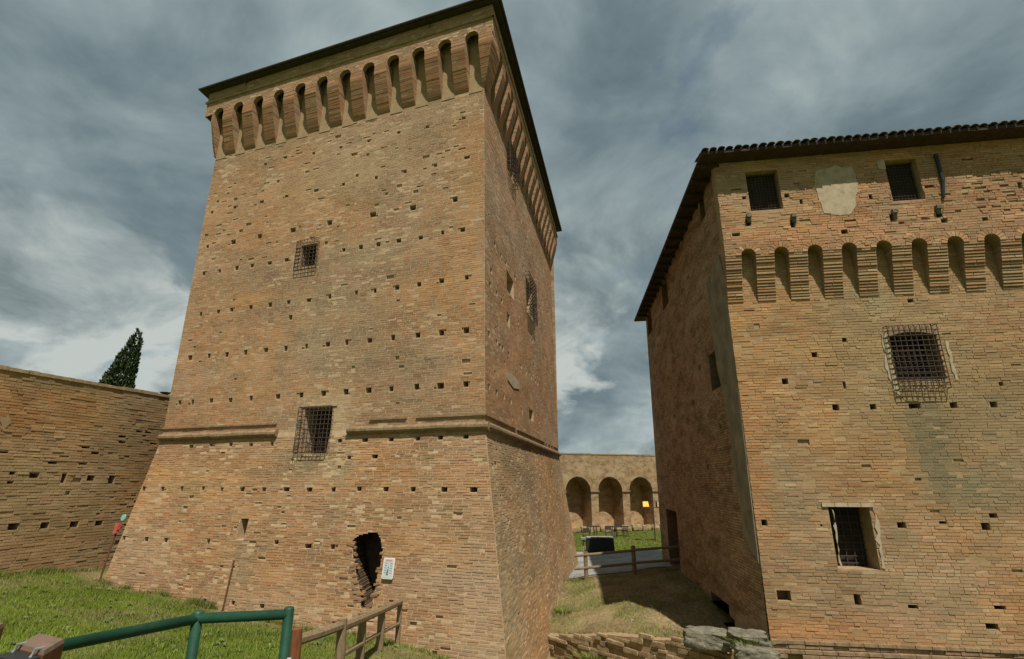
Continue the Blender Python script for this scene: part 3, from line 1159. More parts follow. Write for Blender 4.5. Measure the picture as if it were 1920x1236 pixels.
def corbel(w, sa, sb, zlo, zhi, depf, parent, seed, ch=0.066, back=0.02, gap=0.010, ext_lo=None, tone=(1, 1, 1), jit=0.008, slant=False):
    """a bracket of stacked, stepping brick courses; one vertex-coloured mesh"""
    rg = np.random.default_rng(seed)
    n = int(round((zhi - zlo) / ch))
    h = (zhi - zlo) / n
    V, C_, F = [], [], []

    def cell(s0, s1, z0, z1, d0, d1, c):
        b = len(V)
        df = (depf(z1) - depf(z0)) / 2 if slant else 0.0
        for s, z, d in ((s0, z0, d1 - df), (s1, z0, d1 - df), (s1, z1, d1 + df), (s0, z1, d1 + df), (s0, z0, d0), (s1, z0, d0), (s1, z1, d0), (s0, z1, d0)):
            V.append(w.P(s, z, d))
            C_.append(c)
        for f in ((0, 1, 2, 3), (1, 0, 4, 5), (2, 1, 5, 6), (3, 2, 6, 7), (0, 3, 7, 4)):
            F.append([b + q for q in f])
    for k in range(n):
        z0, z1 = zlo + k * h, zlo + (k + 1) * h
        dd = depf(z0 + h * 0.5) + rg.normal() * jit
        a = sa if ext_lo is None else sa - ext_lo(z0 + h / 2)
        # mortar bed behind, then one or two bricks
        cell(a + 0.004, sb - 0.004, z0, z1, -back, dd - (0.008 if slant else 0.02), np.array([0.30, 0.23, 0.14]))
        m = [a, sb] if rg.random() < 0.35 else [a, a + (sb - a) * rg.uniform(0.35, 0.65), sb]
        for q0, q1 in zip(m[:-1], m[1:]):
            cell(q0 + 0.003 + rg.normal() * 0.003, q1 - 0.005 + rg.normal() * 0.003, z0 + gap / 2, z1 - gap / 2, -back, dd, col_of(rg, tone))
    return fast_mesh('corbel', np.array(V), np.array(F), np.array(C_), 'brick', parent)


half = NICHE_W / 2
order = sorted(n_sf)
edges_f = [(None, order[0] - half)] + [(a + half, b - half) for a, b in zip(order[:-1], order[1:])] + [(order[-1] + half, None)]
for k, (a, b) in enumerate(edges_f):
    sa = (corner_f(ZCB) if a is None else a)
    sb = (LF + 0.05 if b is None else b)
    corbel(TF, sa, sb, ZCB, ZSP + 0.01, dep, tower, 900 + k, gap=0.008, jit=0.003, slant=True, tone=(0.92, 0.86, 0.84), ext_lo=(lambda z: dep(z) * 1.0) if a is None else None)
    if k:
        cs = order[k - 1]
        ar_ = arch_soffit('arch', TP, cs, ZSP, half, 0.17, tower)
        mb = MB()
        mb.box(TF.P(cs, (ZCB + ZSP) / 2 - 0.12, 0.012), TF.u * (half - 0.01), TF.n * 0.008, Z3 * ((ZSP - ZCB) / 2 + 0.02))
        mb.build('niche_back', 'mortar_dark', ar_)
orr = sorted(n_sr)
edges_r = [(None, orr[0] - half)] + [(a + half, b - half) for a, b in zip(orr[:-1], orr[1:])] + [(orr[-1] + half, None)]
for k, (a, b) in enumerate(edges_r):
    sa = (corner_r(ZCB) if a is None else a)
    sb = (LR if b is None else b)
    corbel(TR, sa, sb, ZCB, ZSP + 0.01, dep, tower, 940 + k, gap=0.008, jit=0.003, slant=True, tone=(0.92, 0.86, 0.84))
    if k:
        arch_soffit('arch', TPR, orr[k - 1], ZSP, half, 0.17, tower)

# moulding below the eaves
for w, s0f, s1 in ((TP, pc_f(ZMO) - 0.06, LF + OV + 0.05), (TPR, pc_r(ZMO) - 0.06, LR + OV + 0.05)):
    mb = MB()
    nseg = 14
    for k in range(nseg):
        a, b = s0f + (s1 - s0f) * k / nseg, s0f + (s1 - s0f) * (k + 1) / nseg - 0.004
        wz = 0.012 * math.sin(k * 1.7)
        mb.hexa([w.P(a, ZMO - 0.05 + wz, -0.02), w.P(b, ZMO - 0.05 + wz, -0.02), w.P(b, ZMO - 0.05 + wz, 0.05), w.P(a, ZMO - 0.05 + wz, 0.05),
                 w.P(a, ZMO + 0.03 + wz, -0.02), w.P(b, ZMO + 0.03 + wz, -0.02), w.P(b, ZMO + 0.02 + wz, 0.075), w.P(a, ZMO + 0.02 + wz, 0.075)])
    mb.build('moulding', 'rubble_stone', tower)

# thin dark roof
EO = 0.24
q0 = line2(TP.offset(EO).P(0, ZEV)[:2], UL, TPR.offset(EO).P(0, ZEV)[:2], UR)
q1 = TP.offset(EO).P(LF + OV + EO, ZEV)[:2]
q3 = TPR.offset(EO).P(LR + OV + EO, ZEV)[:2]
q2 = q1 + (q3 - q0)
ring = [np.array([*q, ZEV]) for q in (q0, q1, q2, q3)]
apex = sum(ring) / 4 + np.array([0, 0, 2.2])
mb = MB()
rim = [p + np.array([0, 0, 0.08]) for p in ring]
mb.poly(ring[::-1])
for k in range(4):
    mb.quad(ring[k], ring[(k + 1) % 4], rim[(k + 1) % 4], rim[k])
    mb.poly([rim[k], rim[(k + 1) % 4], apex])
roof = mb.build('roof', 'roof_dark', tower)
for k, nm in ((0, 'a'), (3, 'b')):
    mb = MB()
    a, b = rim[k], rim[(k + 1) % 4]
    o2 = np.array([*(NF if k == 0 else NR), 0]) * 0.05
    mb.tube([a + o2 - Z3 * 0.03, b + o2 - Z3 * 0.03], 0.05, 8)
    mb.build('gutter', 'roof_dark', roof)
for px, py, w in ((806, 45, TP), (465, 152, TP)):
    s, z = w.pix(px, py)
    mb = MB()
    mb.tube([w.P(s, z + 0.18, 0.0), w.P(s, z + 0.2, 0.12), w.P(s, z - 0.05, 0.13), w.P(s + 0.06, z - 0.16, 0.12)], 0.022, 6)
    mb.tube([w.P(s, z - 0.1, 0.02), w.P(s - 0.05, z - 0.12, 0.1), w.P(s - 0.05, z - 0.3, 0.1)], 0.018, 6)
    mb.build('wire_bracket', 'iron', tower)

# string course: fillet and half round, broken by the barred window
sb0, sb1 = TF.pix(655, 800)[0], TF.pix(523, 805)[0]


def moulding_run(w, s0, s1, name, zc):
    mb = MB()
    nseg = max(3, int((s1 - s0) / 0.32))
    rg = np.random.default_rng(int(abs(s0) * 100) + 5)
    prof = [(0.0, -0.13), (0.05, -0.13), (0.07, -0.09), (0.13, -0.075), (0.165, -0.02), (0.165, 0.045), (0.13, 0.10), (0.06, 0.12), (0.0, 0.125)]
    for k in range(nseg):
        a, b = s0 + (s1 - s0) * k / nseg, s0 + (s1 - s0) * (k + 1) / nseg - 0.006
        sc, wz = 1 + rg.normal() * 0.035, rg.normal() * 0.004
        pa = [w.P(a, zc + z + wz, d * sc - 0.01) for d, z in prof]
        mb = MB()
        mb.prism(pa, w.u * (b - a))
        mb.build(name, 'mould_brick', tower)


simple('mould_brick', [(0.25, (0.14, 0.095, 0.055)), (0.5, (0.24, 0.165, 0.095)), (0.75, (0.34, 0.245, 0.145))], 7, bs=0.6, bd=0.012, bscale=40)
moulding_run(TF, -0.13, sb0, 'string_course', ZS - 0.03)
moulding_run(TF, sb1, LF + 0.02, 'string_course', ZS - 0.03)
moulding_run(TR, -0.05, LR + 0.1, 'string_course', ZS - 0.03)
for w, a, b in ((TF, -0.05, sb0 * 0.98), (TF, sb1 + 0.1, LF), (TR, 0.0, LR)):
    mb = MB()
    n = max(3, int((b - a) / 0.3))
    for k in range(n):
        if random.random() < 0.12:
            continue
        x0, x1 = a + (b - a) * k / n, a + (b - a) * (k + 1) / n - 0.008
        d = 0.045 + random.random() * 0.015
        mb = MB()
        mb.box(w.P((x0 + x1) / 2, ZS + 0.285, d / 2 - 0.01), w.u * (x1 - x0) / 2, w.n * (d / 2 + 0.01), Z3 * 0.024)
        mb.build('fillet_brick', 'mould_brick', tower)

# barred windows
grille('window_grille', TF, win_hi, tower, 7, 9, 0.010, out=0.10, over=0.12)
grille('window_grille', TF, win_hi, tower, 4, 5, 0.012, d=-0.15)
cage = [rv[0] - 0.0, rv[1] + 0.0, rv[2] + 0.0, rv[3]]
mb = MB()
nb = 9
for k in range(nb):
    s = cage[0] - 0.05 + (cage[1] - cage[0] + 0.10) * k / (nb - 1)
    jb_ = random.gauss(0, 0.012)
    mb.tube([TF.P(s, cage[3] + 0.0, -0.05), TF.P(s + jb_, cage[3], 0.20), TF.P(s - jb_, cage[2] + 0.03, 0.24), TFL.P(s, cage[2] + 0.03, -0.05)], 0.011, 5)
for k in range(11):
    z = cage[2] + 0.03 + (cage[3] - cage[2] - 0.03) * k / 10 + random.gauss(0, 0.008)
    s0_, s1_ = cage[0] - 0.05, cage[1] + 0.05
    q = 0.20 + 0.04 * (1 - k / 10)
    base = TFL if z < ZS else TF
    mb.tube([base.P(s1_, z, -0.04), TF.P(s1_, z, q + 0.01), TF.P(s0_, z, q + 0.01), base.P(s0_, z, -0.04)], 0.010, 5)
mb.build('window_grille', 'iron', tower)
mb = MB()
for k in range(4):
    s = rv[0] + (rv[1] - rv[0]) * (k + 0.5) / 4
    mb.tube([TF.P(s, rv[2], -0.35), TF.P(s, rv[3], -0.35)], 0.012, 5)
for k in range(7):
    z = rv[2] + (rv[3] - rv[2]) * (k + 0.5) / 7
    mb.tube([TF.P(rv[0], z, -0.335), TF.P(rv[1], z, -0.335)], 0.012, 5)
mb.build('window_grille', 'iron', tower)
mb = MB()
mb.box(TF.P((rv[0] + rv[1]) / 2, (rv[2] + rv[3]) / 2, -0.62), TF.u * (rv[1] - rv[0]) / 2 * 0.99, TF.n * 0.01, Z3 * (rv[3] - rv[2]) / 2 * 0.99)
mb.build('opening_back', 'painted_shade', tower)  # dark board behind the bars, its colour painting an unlit interior
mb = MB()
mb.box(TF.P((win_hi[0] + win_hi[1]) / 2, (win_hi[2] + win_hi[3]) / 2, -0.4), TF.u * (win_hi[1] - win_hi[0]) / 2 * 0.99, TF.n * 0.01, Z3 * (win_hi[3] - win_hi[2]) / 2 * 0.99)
mb.build('opening_back', 'painted_shade', tower)
mb = MB()
s0_, s1_ = rv[0] - 0.16, rv[1] + 0.14
for k in range(5):
    a, b = s0_ + (s1_ - s0_) * k / 5, s0_ + (s1_ - s0_) * (k + 1) / 5 - 0.01
    mb.box(TF.P((a + b) / 2, rv[3] + 0.045, 0.0), TF.u * (b - a) / 2, TF.n * 0.03, Z3 * 0.035)
mb.build('lintel', 'pale_plaster', tower)
grille('window_grille', TR, win_r1, tower, 5, 8, 0.014, out=0.16, over=0.15)
grille('window_grille', TR, win_r2, tower, 7, 12, 0.014, out=0.18, over=0.15)
# narrow blocked slot with an old pale render strip below it
mb = MB()
q = [TR.pix(x, y) for x, y in ((950, 694), (957, 700), (972, 716), (973, 730), (962, 728), (951, 712))]
mb.prism([TR.P(s, z, 0.008) for s, z in q], TR.n * 0.02)
mb.build('plaster_patch', 'pale_plaster', tower)
# shallow pilaster strip below the slits on the right face
ps = [TR.pix(958, 620)[0], TR.pix(970, 620)[0]]
pz = (TR.pix(962, 700)[1], TR.pix(962, 560)[1])
pil = dict()

stain_f = []
for px, py, rx, rz_, am in ((690, 590, 0.8, 0.9, 0.55), (690, 470, 1.0, 0.5, 0.45), (660, 680, 1.4, 0.5, 0.35), (600, 620, 0.4, 1.3, 0.35), (560, 660, 1.4, 1.0, 0.25)):
    s, z = TF.pix(px, py)
    stain_f.append((s, z, rx, rz_, (0.27, 0.225, 0.145), am))
for px, py, rx, rz_, am in ((470, 560, 1.2, 0.35, 0.7), (800, 540, 1.6, 0.5, 0.6), (640, 600, 1.4, 0.3, 0.3), (880, 400, 0.4, 2.0, 0.45), (450, 740, 1.5, 0.5, 0.4)):
    s, z = TF.pix(px, py)
    stain_f.append((s, z, rx, rz_, (0.45, 0.24, 0.10), am))
for px, py, rx, rz_, am in ((650, 330, 3.5, 0.9, 0.35), (640, 775, 0.35, 0.9, 0.7), (600, 750, 0.8, 0.2, 0.6)):
    s, z = TF.pix(px, py)
    stain_f.append((s, z, rx, rz_, (0.47, 0.36, 0.21), am))
stain_l = []
for px, py, rx, rz_, am, cc in ((580, 860, 0.9, 0.5, 0.75, (0.2, 0.155, 0.09)), (450, 1060, 0.5, 0.8, 0.6, (0.22, 0.185, 0.115)), (640, 880, 0.5, 0.3, 0.6, (0.30, 0.25, 0.16)),
                                (900, 1100, 0.5, 1.2, 0.4, (0.38, 0.26, 0.19)), (840, 1090, 2.0, 0.5, 0.5, (0.36, 0.25, 0.18)), (870, 900, 0.8, 0.4, 0.5, (0.45, 0.22, 0.10)),
                                (370, 900, 2.2, 0.4, 0.4, (0.43, 0.28, 0.12)), (700, 960, 3.0, 0.3, 0.35, (0.28, 0.19, 0.11))):
    s, z = TFL.pix(px, py)
    stain_l.append((s, z, rx, rz_, cc, am))
sets = [brick_rows(TF, ZS + 0.1, ZEV - 0.05, corner_f, t_left, hole_up, seed=1, stains=stain_f, proud=0.0028, jit=0.0014, joint=0.016, zj=0.003, erode=0.0055),
        brick_rows(TFL, ZB + 0.8, ZS - 0.12, lowc_f, low_left, hole_lo, seed=2, stains=stain_l, proud=0.0065, jit=0.0035, drop=0.012, zj=0.004, erode=0.012, joint=0.016, tone=(0.95, 0.97, 0.93)),
        brick_rows(TR, ZS + 0.1, ZEV - 0.05, corner_r, lambda z: LR, hole_r, seed=3, proud=0.0035, jit=0.002, joint=0.013, zj=0.003, erode=0.005),
        brick_rows(TRL, ZB + 1.5, ZS - 0.12, lowc_r, low_far, hole_rl, seed=4, proud=0.007, jit=0.004, drop=0.015, zj=0.004, erode=0.008, tone=(0.90, 0.96, 0.90)),
        brick_rows(TP, ZSP, ZEV - 0.02, pc_f, lambda z: LF + OV, arch_f, seed=5, proud=0.0035, jit=0.002, tone=(0.92, 0.90, 0.88)),
        brick_rows(TPR, ZSP, ZEV - 0.02, pc_r, lambda z: LR + OV, arch_r, seed=6, proud=0.002, jit=0.001)]
sets[0]['vis'] = lambda s, z: z < ZCB
print('tower bricks', lay_bricks(sets, tower))
# =================================================================== the keep on the right
C2 = np.array([5.80, 13.0])
UK = np.array([math.sin(R(81.4)), -math.cos(R(81.4))])       # along the front, to the right
NK = np.array([-math.cos(R(81.4)), -math.sin(R(81.4))])
UKL = np.array([math.sin(R(6.2)), math.cos(R(6.2))])          # along the shaded side
NKL = np.array([-math.cos(R(6.2)), math.sin(R(6.2))])
KF = Wall(C2, UK, NK, HC)
KL = Wall(C2, UKL, NKL, HC, 0.008)
KLEN, KDEP = 13.0, 14.0
OK_ = 0.34
KP = KF.offset(OK_)
KZB = -2.6
kz_cb = KF.pix(1395, 567)[1]
kz_at = KP.pix(1402, 467)[1]
KZE = HC + 8.68
kn_px = [(1402, 468), (1465, 463), (1526, 461), (1590, 457), (1652, 454), (1720, 450), (1788, 446), (1860, 442)]
kn = [KP.pix(x, y)[0] for x, y in kn_px]
kfit = np.polyfit(np.arange(8), kn, 1)
kn = [float(np.polyval(kfit, k)) for k in range(17) if np.polyval(kfit, k) < KLEN - 0.3]
KNW = 0.36
kz_sp = kz_at - KNW / 2
print('keep', kz_cb, kz_at, kfit, 'tower', ZS, LF, fit)
keep = thing('fortress_keep', (C2[0] + 5, C2[1] + 6, 0.0), 'massive brick keep with stepped corbels, barred windows and tiled eaves', 'building')

kh, khp = [], []
for x, y, ww, hh in ((1583, 637, .11, .12), (1527, 665, .13, .14), (1472, 715, .15, .15), (1567, 764, .15, .15), (1637, 763, .14, .14), (1715, 762, .26, .13), (1788, 760, .16, .14), (1863, 759, .15, .15),
                     (1433, 980, .13, .14), (1690, 984, .18, .15), (1848, 987, .17, .17), (1707, 564, .14, .1), (1470, 1117, .3, .22), (1608, 1125, .14, .24), (1712, 1138, .2, .08), (1875, 1140, .22, .08), (1860, 1175, .24, .12),
                     (1583, 722, .06, .18), (1877, 720, .1, .1), (1540, 985, .05, .05), (1768, 980, .16, .06), (1862, 967, .16, .1)):
    kh.append(put(KF, x, y, ww, hh))
for x, y, ww, hh in ((1583, 434, .16, .14), (1380, 440, .2, .1), (1395, 371, .1, .1), (1475, 367, .12, .12), (1395, 399, .12, .05), (1502, 379, .07, .18), (1632, 369, .08, .16), (1690, 418, .14, .06), (1770, 414, .14, .12), (1847, 411, .14, .12),
                     (1742, 350, .22, .1), (1912, 348, .1, .2), (1403, 417, .12, .2), (1672, 408, .1, .2), (1760, 400, .14, .22), (1486, 420, .1, .22)):
    khp.append(put(KP, x, y, ww, hh))
kw1 = rect_of(KP, 1402, 320, 1463, 394)
kw2 = rect_of(KP, 1665, 299, 1726, 376)
kw3 = rect_of(KF, 1673, 622, 1764, 712)
kw4 = rect_of(KF, 1562, 951, 1640, 1068)
kh += [kw3, kw4]
khp += [kw1, kw2]
for h in rand_pockets(KF, 28, (0.3, KLEN), (HC - 4, kz_cb - 0.2), 61):
    if clear_of(kh, h, 0.12):
        kh.append(h + [1])
for h in rand_pockets(KP, 40, (0.2, KLEN), (kz_at + 0.4, KZE - 0.3), 62):
    if clear_of(khp, h, 0.12):
        khp.append(h + [1])
for k in range(60):                                        # broken patch at the upper right
    s, z = KP.pix(1800 + random.random() * 115, 325 + random.random() * 75)
    h = [s, s + random.choice([.14, .2, .27]), z, z + 0.06]
    if clear_of(khp, h, 0.04):
        khp.append(h + [1])
k_arch = arch_holes(kn, KNW, kz_sp, kz_sp - 0.01)
core = MB()
core_sheet(core, KF, KZB, KZE, lambda z: 0.0, lambda z: KLEN, kh)
for h in kh:
    big = (h[1] - h[0]) > 0.35
    recess(core, KF, h, 0.8 if big else (random.uniform(0.02, 0.06) if len(h) > 4 else 0.35))
core.build('wall', 'mortar_dark', keep)
core = MB()
core_sheet(core, KP, kz_sp, KZE, lambda z: 0.0, lambda z: KLEN, khp + k_arch)
for h in khp:
    big = (h[1] - h[0]) > 0.35
    recess(core, KP, h, 0.6 if big else (random.uniform(0.02, 0.06) if len(h) > 4 else 0.3))
core.quad(KP.P(0, kz_sp), KF.P(0, kz_sp), KF.P(0, KZE), KP.P(0, KZE), uv=[(0, 0), (.3, 0), (.3, 3), (0, 3)])
core.build('parapet', 'mortar_dark', keep)
kdep = lambda z: 0.02 + (OK_ - 0.02) * min(max((z - kz_cb) / (kz_sp - 0.05 - kz_cb), 0), 1)
ko = sorted(kn)
kedge = [(0.0, ko[0] - KNW / 2)] + [(a + KNW / 2, b - KNW / 2) for a, b in zip(ko[:-1], ko[1:])] + [(ko[-1] + KNW / 2, KLEN)]
for k, (a, b) in enumerate(kedge):
    corbel(KF, a, b, kz_cb, kz_sp + 0.01, kdep, keep, 1200 + k, ch=0.078, gap=0.022, tone=(0.86, 0.92, 0.86), jit=0.006)
    if k:
        cs = ko[k - 1]
        arc = arch_soffit('arch', KP, cs, kz_sp, KNW / 2, OK_, keep)
        rg = np.random.default_rng(1300 + k)
        nv = 9
        for j in range(nv):                                  # voussoirs
            a0, a1 = math.pi * (j + 0.08) / nv, math.pi * (j + 0.92) / nv
            r0, r1 = KNW / 2 + 0.004, KNW / 2 + 0.13 + rg.random() * 0.02
            mb = MB()
            pl = [KP.P(cs + r * math.cos(t), kz_sp + r * math.sin(t), 0.0) for r, t in ((r0, a0), (r1, a0), (r1, a1), (r0, a1))]
            mb.prism(pl, KP.n * (0.02 + rg.random() * 0.008))
            ob = mb.build('voussoir', 'brick_piece', arc)
            ob.color = (*col_of(rg, (1.0, 1.0, 0.95)), 1)

# shaded side of the keep
kslits = []
for x0, y0, x1, y1 in ((1312, 362, 1321, 416), (1241, 521, 1252, 578), (1214, 583, 1222, 628), (1331, 657, 1349, 731)):
    kslits.append(rect_of(KL, x0, y0, x1, y1))
kdoor = rect_of(KL, 1253, 958, 1272, 1062)
kslits.append(kdoor)
for x, y in ((1290, 520), (1300, 755), (1327, 875), (1312, 690), (1262, 660), (1283, 890), (1275, 700), (1350, 800), (1240, 700), (1265, 780)):
    kslits.append(put(KL, x, y, 0.25, 0.16))
hollow = []
for y0, y1, x0, x1 in ((1122, 1140, 1335, 1366), (1140, 1160, 1320, 1376), (1160, 1215, 1304, 1388)):
    hollow.append(rect_of(KL, x0, y0, x1, y1))
for a_, b_ in zip(hollow[:-1], hollow[1:]):
    b_[3] = a_[2]
core = MB()
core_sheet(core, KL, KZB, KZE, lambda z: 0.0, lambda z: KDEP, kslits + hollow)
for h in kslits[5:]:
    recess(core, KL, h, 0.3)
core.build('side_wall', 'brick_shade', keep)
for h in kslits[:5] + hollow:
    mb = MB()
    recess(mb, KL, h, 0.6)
    mb.build('side_opening', 'shaded_reveal', keep)  # jambs and back given a dark colour in place of real shade
core = MB()
kb0, kb1 = KL.P(KDEP, KZB), KF.P(KLEN, KZB)
kb2 = kb1 + (kb0 - np.array([*C2, KZB]))
H_ = np.array([0, 0, KZE - KZB])
core.quad(kb0, kb2, kb2 + H_, KL.P(KDEP, KZE), uv=[(0, 0), (13, 0), (13, 16), (0, 16)])
core.quad(kb1, kb2, kb2 + H_, kb1 + H_, uv=[(0, 0), (16, 0), (16, 16), (0, 16)])
core.build('rear_wall', 'brick_far', keep)
# grey render along the corner of the shaded side
ctr = [KL.pix(x, y) for x, y in ((1326, 534), (1336, 610), (1346, 690), (1358, 740), (1367, 792), (1375, 850), (1382, 905), (1389, 950), (1395, 1000), (1404, 1020))]
zt = ctr[0][1]
mb = MB()
ring_ = [KL.P(s, z, 0.006) for s, z in ctr] + [KL.P(0.02, ctr[-1][1] - 0.35, 0.006), KL.P(0.02, zt - 0.6, 0.006), KL.P(0.35, zt + 0.35, 0.006)]
mb.prism(ring_, KL.n * 0.022)
mb.build('render_strip', 'grey_plaster', keep)
for x0, y0, x1, y1, m_ in ((1283, 545, 1330, 470, 'brick'),):
    pass
# bottom moulding of stepped courses
kmz = KF.pix(1480, 1203)[1]
for i, (dz, d) in enumerate(((0.0, 0.05), (-0.085, 0.02), (-0.17, 0.10), (-0.255, 0.13))):
    mb = MB()
    s = 0.0
    while s < KLEN:
        L = 0.27 + random.random() * 0.1
        if random.random() > 0.04:
            dj = d + random.gauss(0, 0.008)
            mb = MB()
            mb.box(KF.P(s + L / 2, kmz + dz, dj / 2), KF.u * (L / 2 - 0.006), KF.n * (dj / 2 + 0.02), Z3 * 0.032)
            mb.build('moulding_brick', 'mould_brick', keep)
        s += L
# windows
grille('window_grille', KP, kw1, keep, 10, 14, 0.006, d=-0.18)
grille('window_grille', KP, kw2, keep, 10, 14, 0.006, d=-0.18)
grille('window_grille', KF, kw3, keep, 8, 10, 0.012, d=-0.2)
cg = rect_of(KF, 1676, 608, 1772, 728, 0.2)
grille('window_grille', KF, cg, keep, 10, 13, 0.011, out=0.16)
grille('window_grille', KF, kw4, keep, 5, 9, 0.012, d=-0.5)
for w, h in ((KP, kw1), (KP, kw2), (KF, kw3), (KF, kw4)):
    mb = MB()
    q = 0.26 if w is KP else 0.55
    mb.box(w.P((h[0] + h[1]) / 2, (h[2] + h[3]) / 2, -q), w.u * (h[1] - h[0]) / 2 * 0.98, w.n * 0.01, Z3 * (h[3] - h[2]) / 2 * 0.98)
    mb.build('shade_panel', 'painted_shade', keep)  # added dark panel, paints the unlit room behind the grille
mb = MB()
for k in range(4):
    a = kw4[0] - 0.14 + (kw4[1] - kw4[0] + 0.24) * k / 4
    L = (kw4[1] - kw4[0] + 0.24) / 4
    mb.box(KF.P(a + L / 2, kw4[3] + 0.05, 0.0), KF.u * (L / 2 - 0.006), KF.n * 0.045, Z3 * 0.045)
mb.build('lintel', 'pale_plaster', keep)
mb = MB()
n = 8
for k in range(n):
    a0, a1 = kw3[0] + (kw3[1] - kw3[0]) * k / n, kw3[0] + (kw3[1] - kw3[0]) * (k + 1) / n
    rise = lambda s: 0.10 * (1 - ((s - (kw3[0] + kw3[1]) / 2) / ((kw3[1] - kw3[0]) / 2)) ** 2)
    mb.hexa([KF.P(a0 + .004, kw3[3] + rise(a0) - .1, -0.3), KF.P(a1 - .004, kw3[3] + rise(a1) - .1, -0.3), KF.P(a1 - .004, kw3[3] + rise(a1) - .1, 0.02), KF.P(a0 + .004, kw3[3] + rise(a0) - .1, 0.02),
             KF.P(a0 + .004, kw3[3] + rise(a0) + .05, -0.3), KF.P(a1 - .004, kw3[3] + rise(a1) + .05, -0.3), KF.P(a1 - .004, kw3[3] + rise(a1) + .05, 0.02), KF.P(a0 + .004, kw3[3] + rise(a0) + .05, 0.02)])
mb.build('lintel', 'mould_brick', keep)


def patch(w, px, mat, name, parent, d=0.01, seed=0, t=0.012):
    rg = np.random.default_rng(seed)
    q = [w.pix(x, y) for x, y in px]
    out = []
    for k in range(len(q)):
        a, b = np.array(q[k]), np.array(q[(k + 1) % len(q)])
        m_ = max(2, int(np.linalg.norm(b - a) / 0.12))
        for j in range(m_):
            out.append(a + (b - a) * j / m_ + rg.normal(size=2) * 0.02)
    mb = MB()
    mb.prism([w.P(s, z, d) for s, z in out], w.n * t)
    return mb.build(name, mat, parent)


patch(KP, [(1527, 318), (1597, 312), (1607, 345), (1602, 398), (1585, 404), (1545, 402), (1530, 360)], 'pale_plaster', 'plaster_patch', keep, 0.012, 3)
patch(KF, [(1652, 625), (1662, 625), (1672, 672), (1686, 740), (1676, 735), (1660, 690)], 'pale_plaster', 'plaster_patch', keep, 0.014, 4)
patch(KF, [(1772, 640), (1776, 642), (1796, 712), (1791, 714)], 'pale_plaster', 'plaster_patch', keep, 0.014, 5)
patch(KP, [(1642, 302), (1655, 301), (1660, 318), (1648, 318)], 'pale_plaster', 'plaster_patch', keep, 0.012, 6)
patch(KF, [(1559, 955), (1562, 955), (1579, 1062), (1576, 1062)], 'pale_plaster', 'plaster_patch', keep, 0.014, 7)
patch(KF, [(1638, 952), (1642, 956), (1649, 1000), (1660, 1066), (1656, 1068), (1644, 1010)], 'pale_plaster', 'plaster_patch', keep, 0.014, 8)

stain_k = []
for px, py, rx, rz_, am, cc in ((1745, 815, 0.45, 0.8, 1.3, (0.15, 0.125, 0.08)), (1760, 880, 0.4, 0.8, 1.0, (0.17, 0.14, 0.09)), (1830, 920, 0.8, 0.6, 0.8, (0.2, 0.165, 0.105)), (1690, 1010, 0.3, 0.5, 0.6, (0.22, 0.17, 0.1)), (1420, 900, 0.35, 1.5, 0.7, (0.42, 0.19, 0.085)),
                                (1520, 1180, 1.6, 0.2, 0.85, (0.44, 0.21, 0.10)), (1700, 1160, 1.0, 0.25, 0.6, (0.42, 0.24, 0.16)), (1385, 620, 0.25, 1.0, 0.6, (0.43, 0.23, 0.10)),
                                (1500, 660, 1.4, 0.3, 0.4, (0.43, 0.27, 0.12)), (1900, 850, 1.0, 1.5, 0.5, (0.24, 0.2, 0.13)), (1640, 560, 0.3, 0.6, 0.6, (0.31, 0.26, 0.18)), (1690, 640, 2, 3, 0.25, (0.34, 0.245, 0.13))):
    s, z = KF.pix(px, py)
    stain_k.append((s, z, rx, rz_, cc, am))
sets = [brick_rows(KF, HC - 4.6, KZE, lambda z: 0.0, lambda z: min(KLEN, 11.0), kh, ch=0.07, seed=11, proud=0.0078, jit=0.0038, erode=0.009, stains=stain_k, drop=0.004, joint=0.013, tone=(0.98, 1.02, 0.94)),
        brick_rows(KP, kz_sp, KZE, lambda z: 0.0, lambda z: min(KLEN, 11.0), khp + [[c - KNW / 2 - .14, c + KNW / 2 + .14, kz_sp, kz_at + 0.04] for c in kn], ch=0.07, seed=12, proud=0.0095, jit=0.005, erode=0.016, drop=0.01, joint=0.013, tone=(0.97, 0.97, 0.95))]
sets[0]['vis'] = lambda s, z: z < kz_cb
print('keep bricks', lay_bricks(sets, keep))

# roof of the keep: eaves boards, rafters and barrel tiles
EF, EL = 0.86, 0.54
e0 = line2(KF.offset(EF).P(0, KZE)[:2], UK, KL.offset(EL).P(0, KZE)[:2], UKL)
e1 = KF.offset(EF).P(KLEN + 0.6, KZE)[:2]
e3 = KL.offset(EL).P(KDEP + 0.7, KZE)[:2]
e2 = e1 + (e3 - e0)
ring = [np.array([*q, KZE]) for q in (e0, e1, e2, e3)]
rim = [p + Z3 * 0.09 for p in ring]
apx = sum(ring) / 4 + Z3 * 2.3
mb = MB()
mb.poly(ring)
for k in range(4):
    mb.quad(ring[k], ring[(k + 1) % 4], rim[(k + 1) % 4], rim[k])
    mb.poly([rim[k], rim[(k + 1) % 4], apx])
kroof = mb.build('roof', 'eave_wood', keep)
UK3, UKL3 = np.array([*UK, 0]), np.array([*UKL, 0])


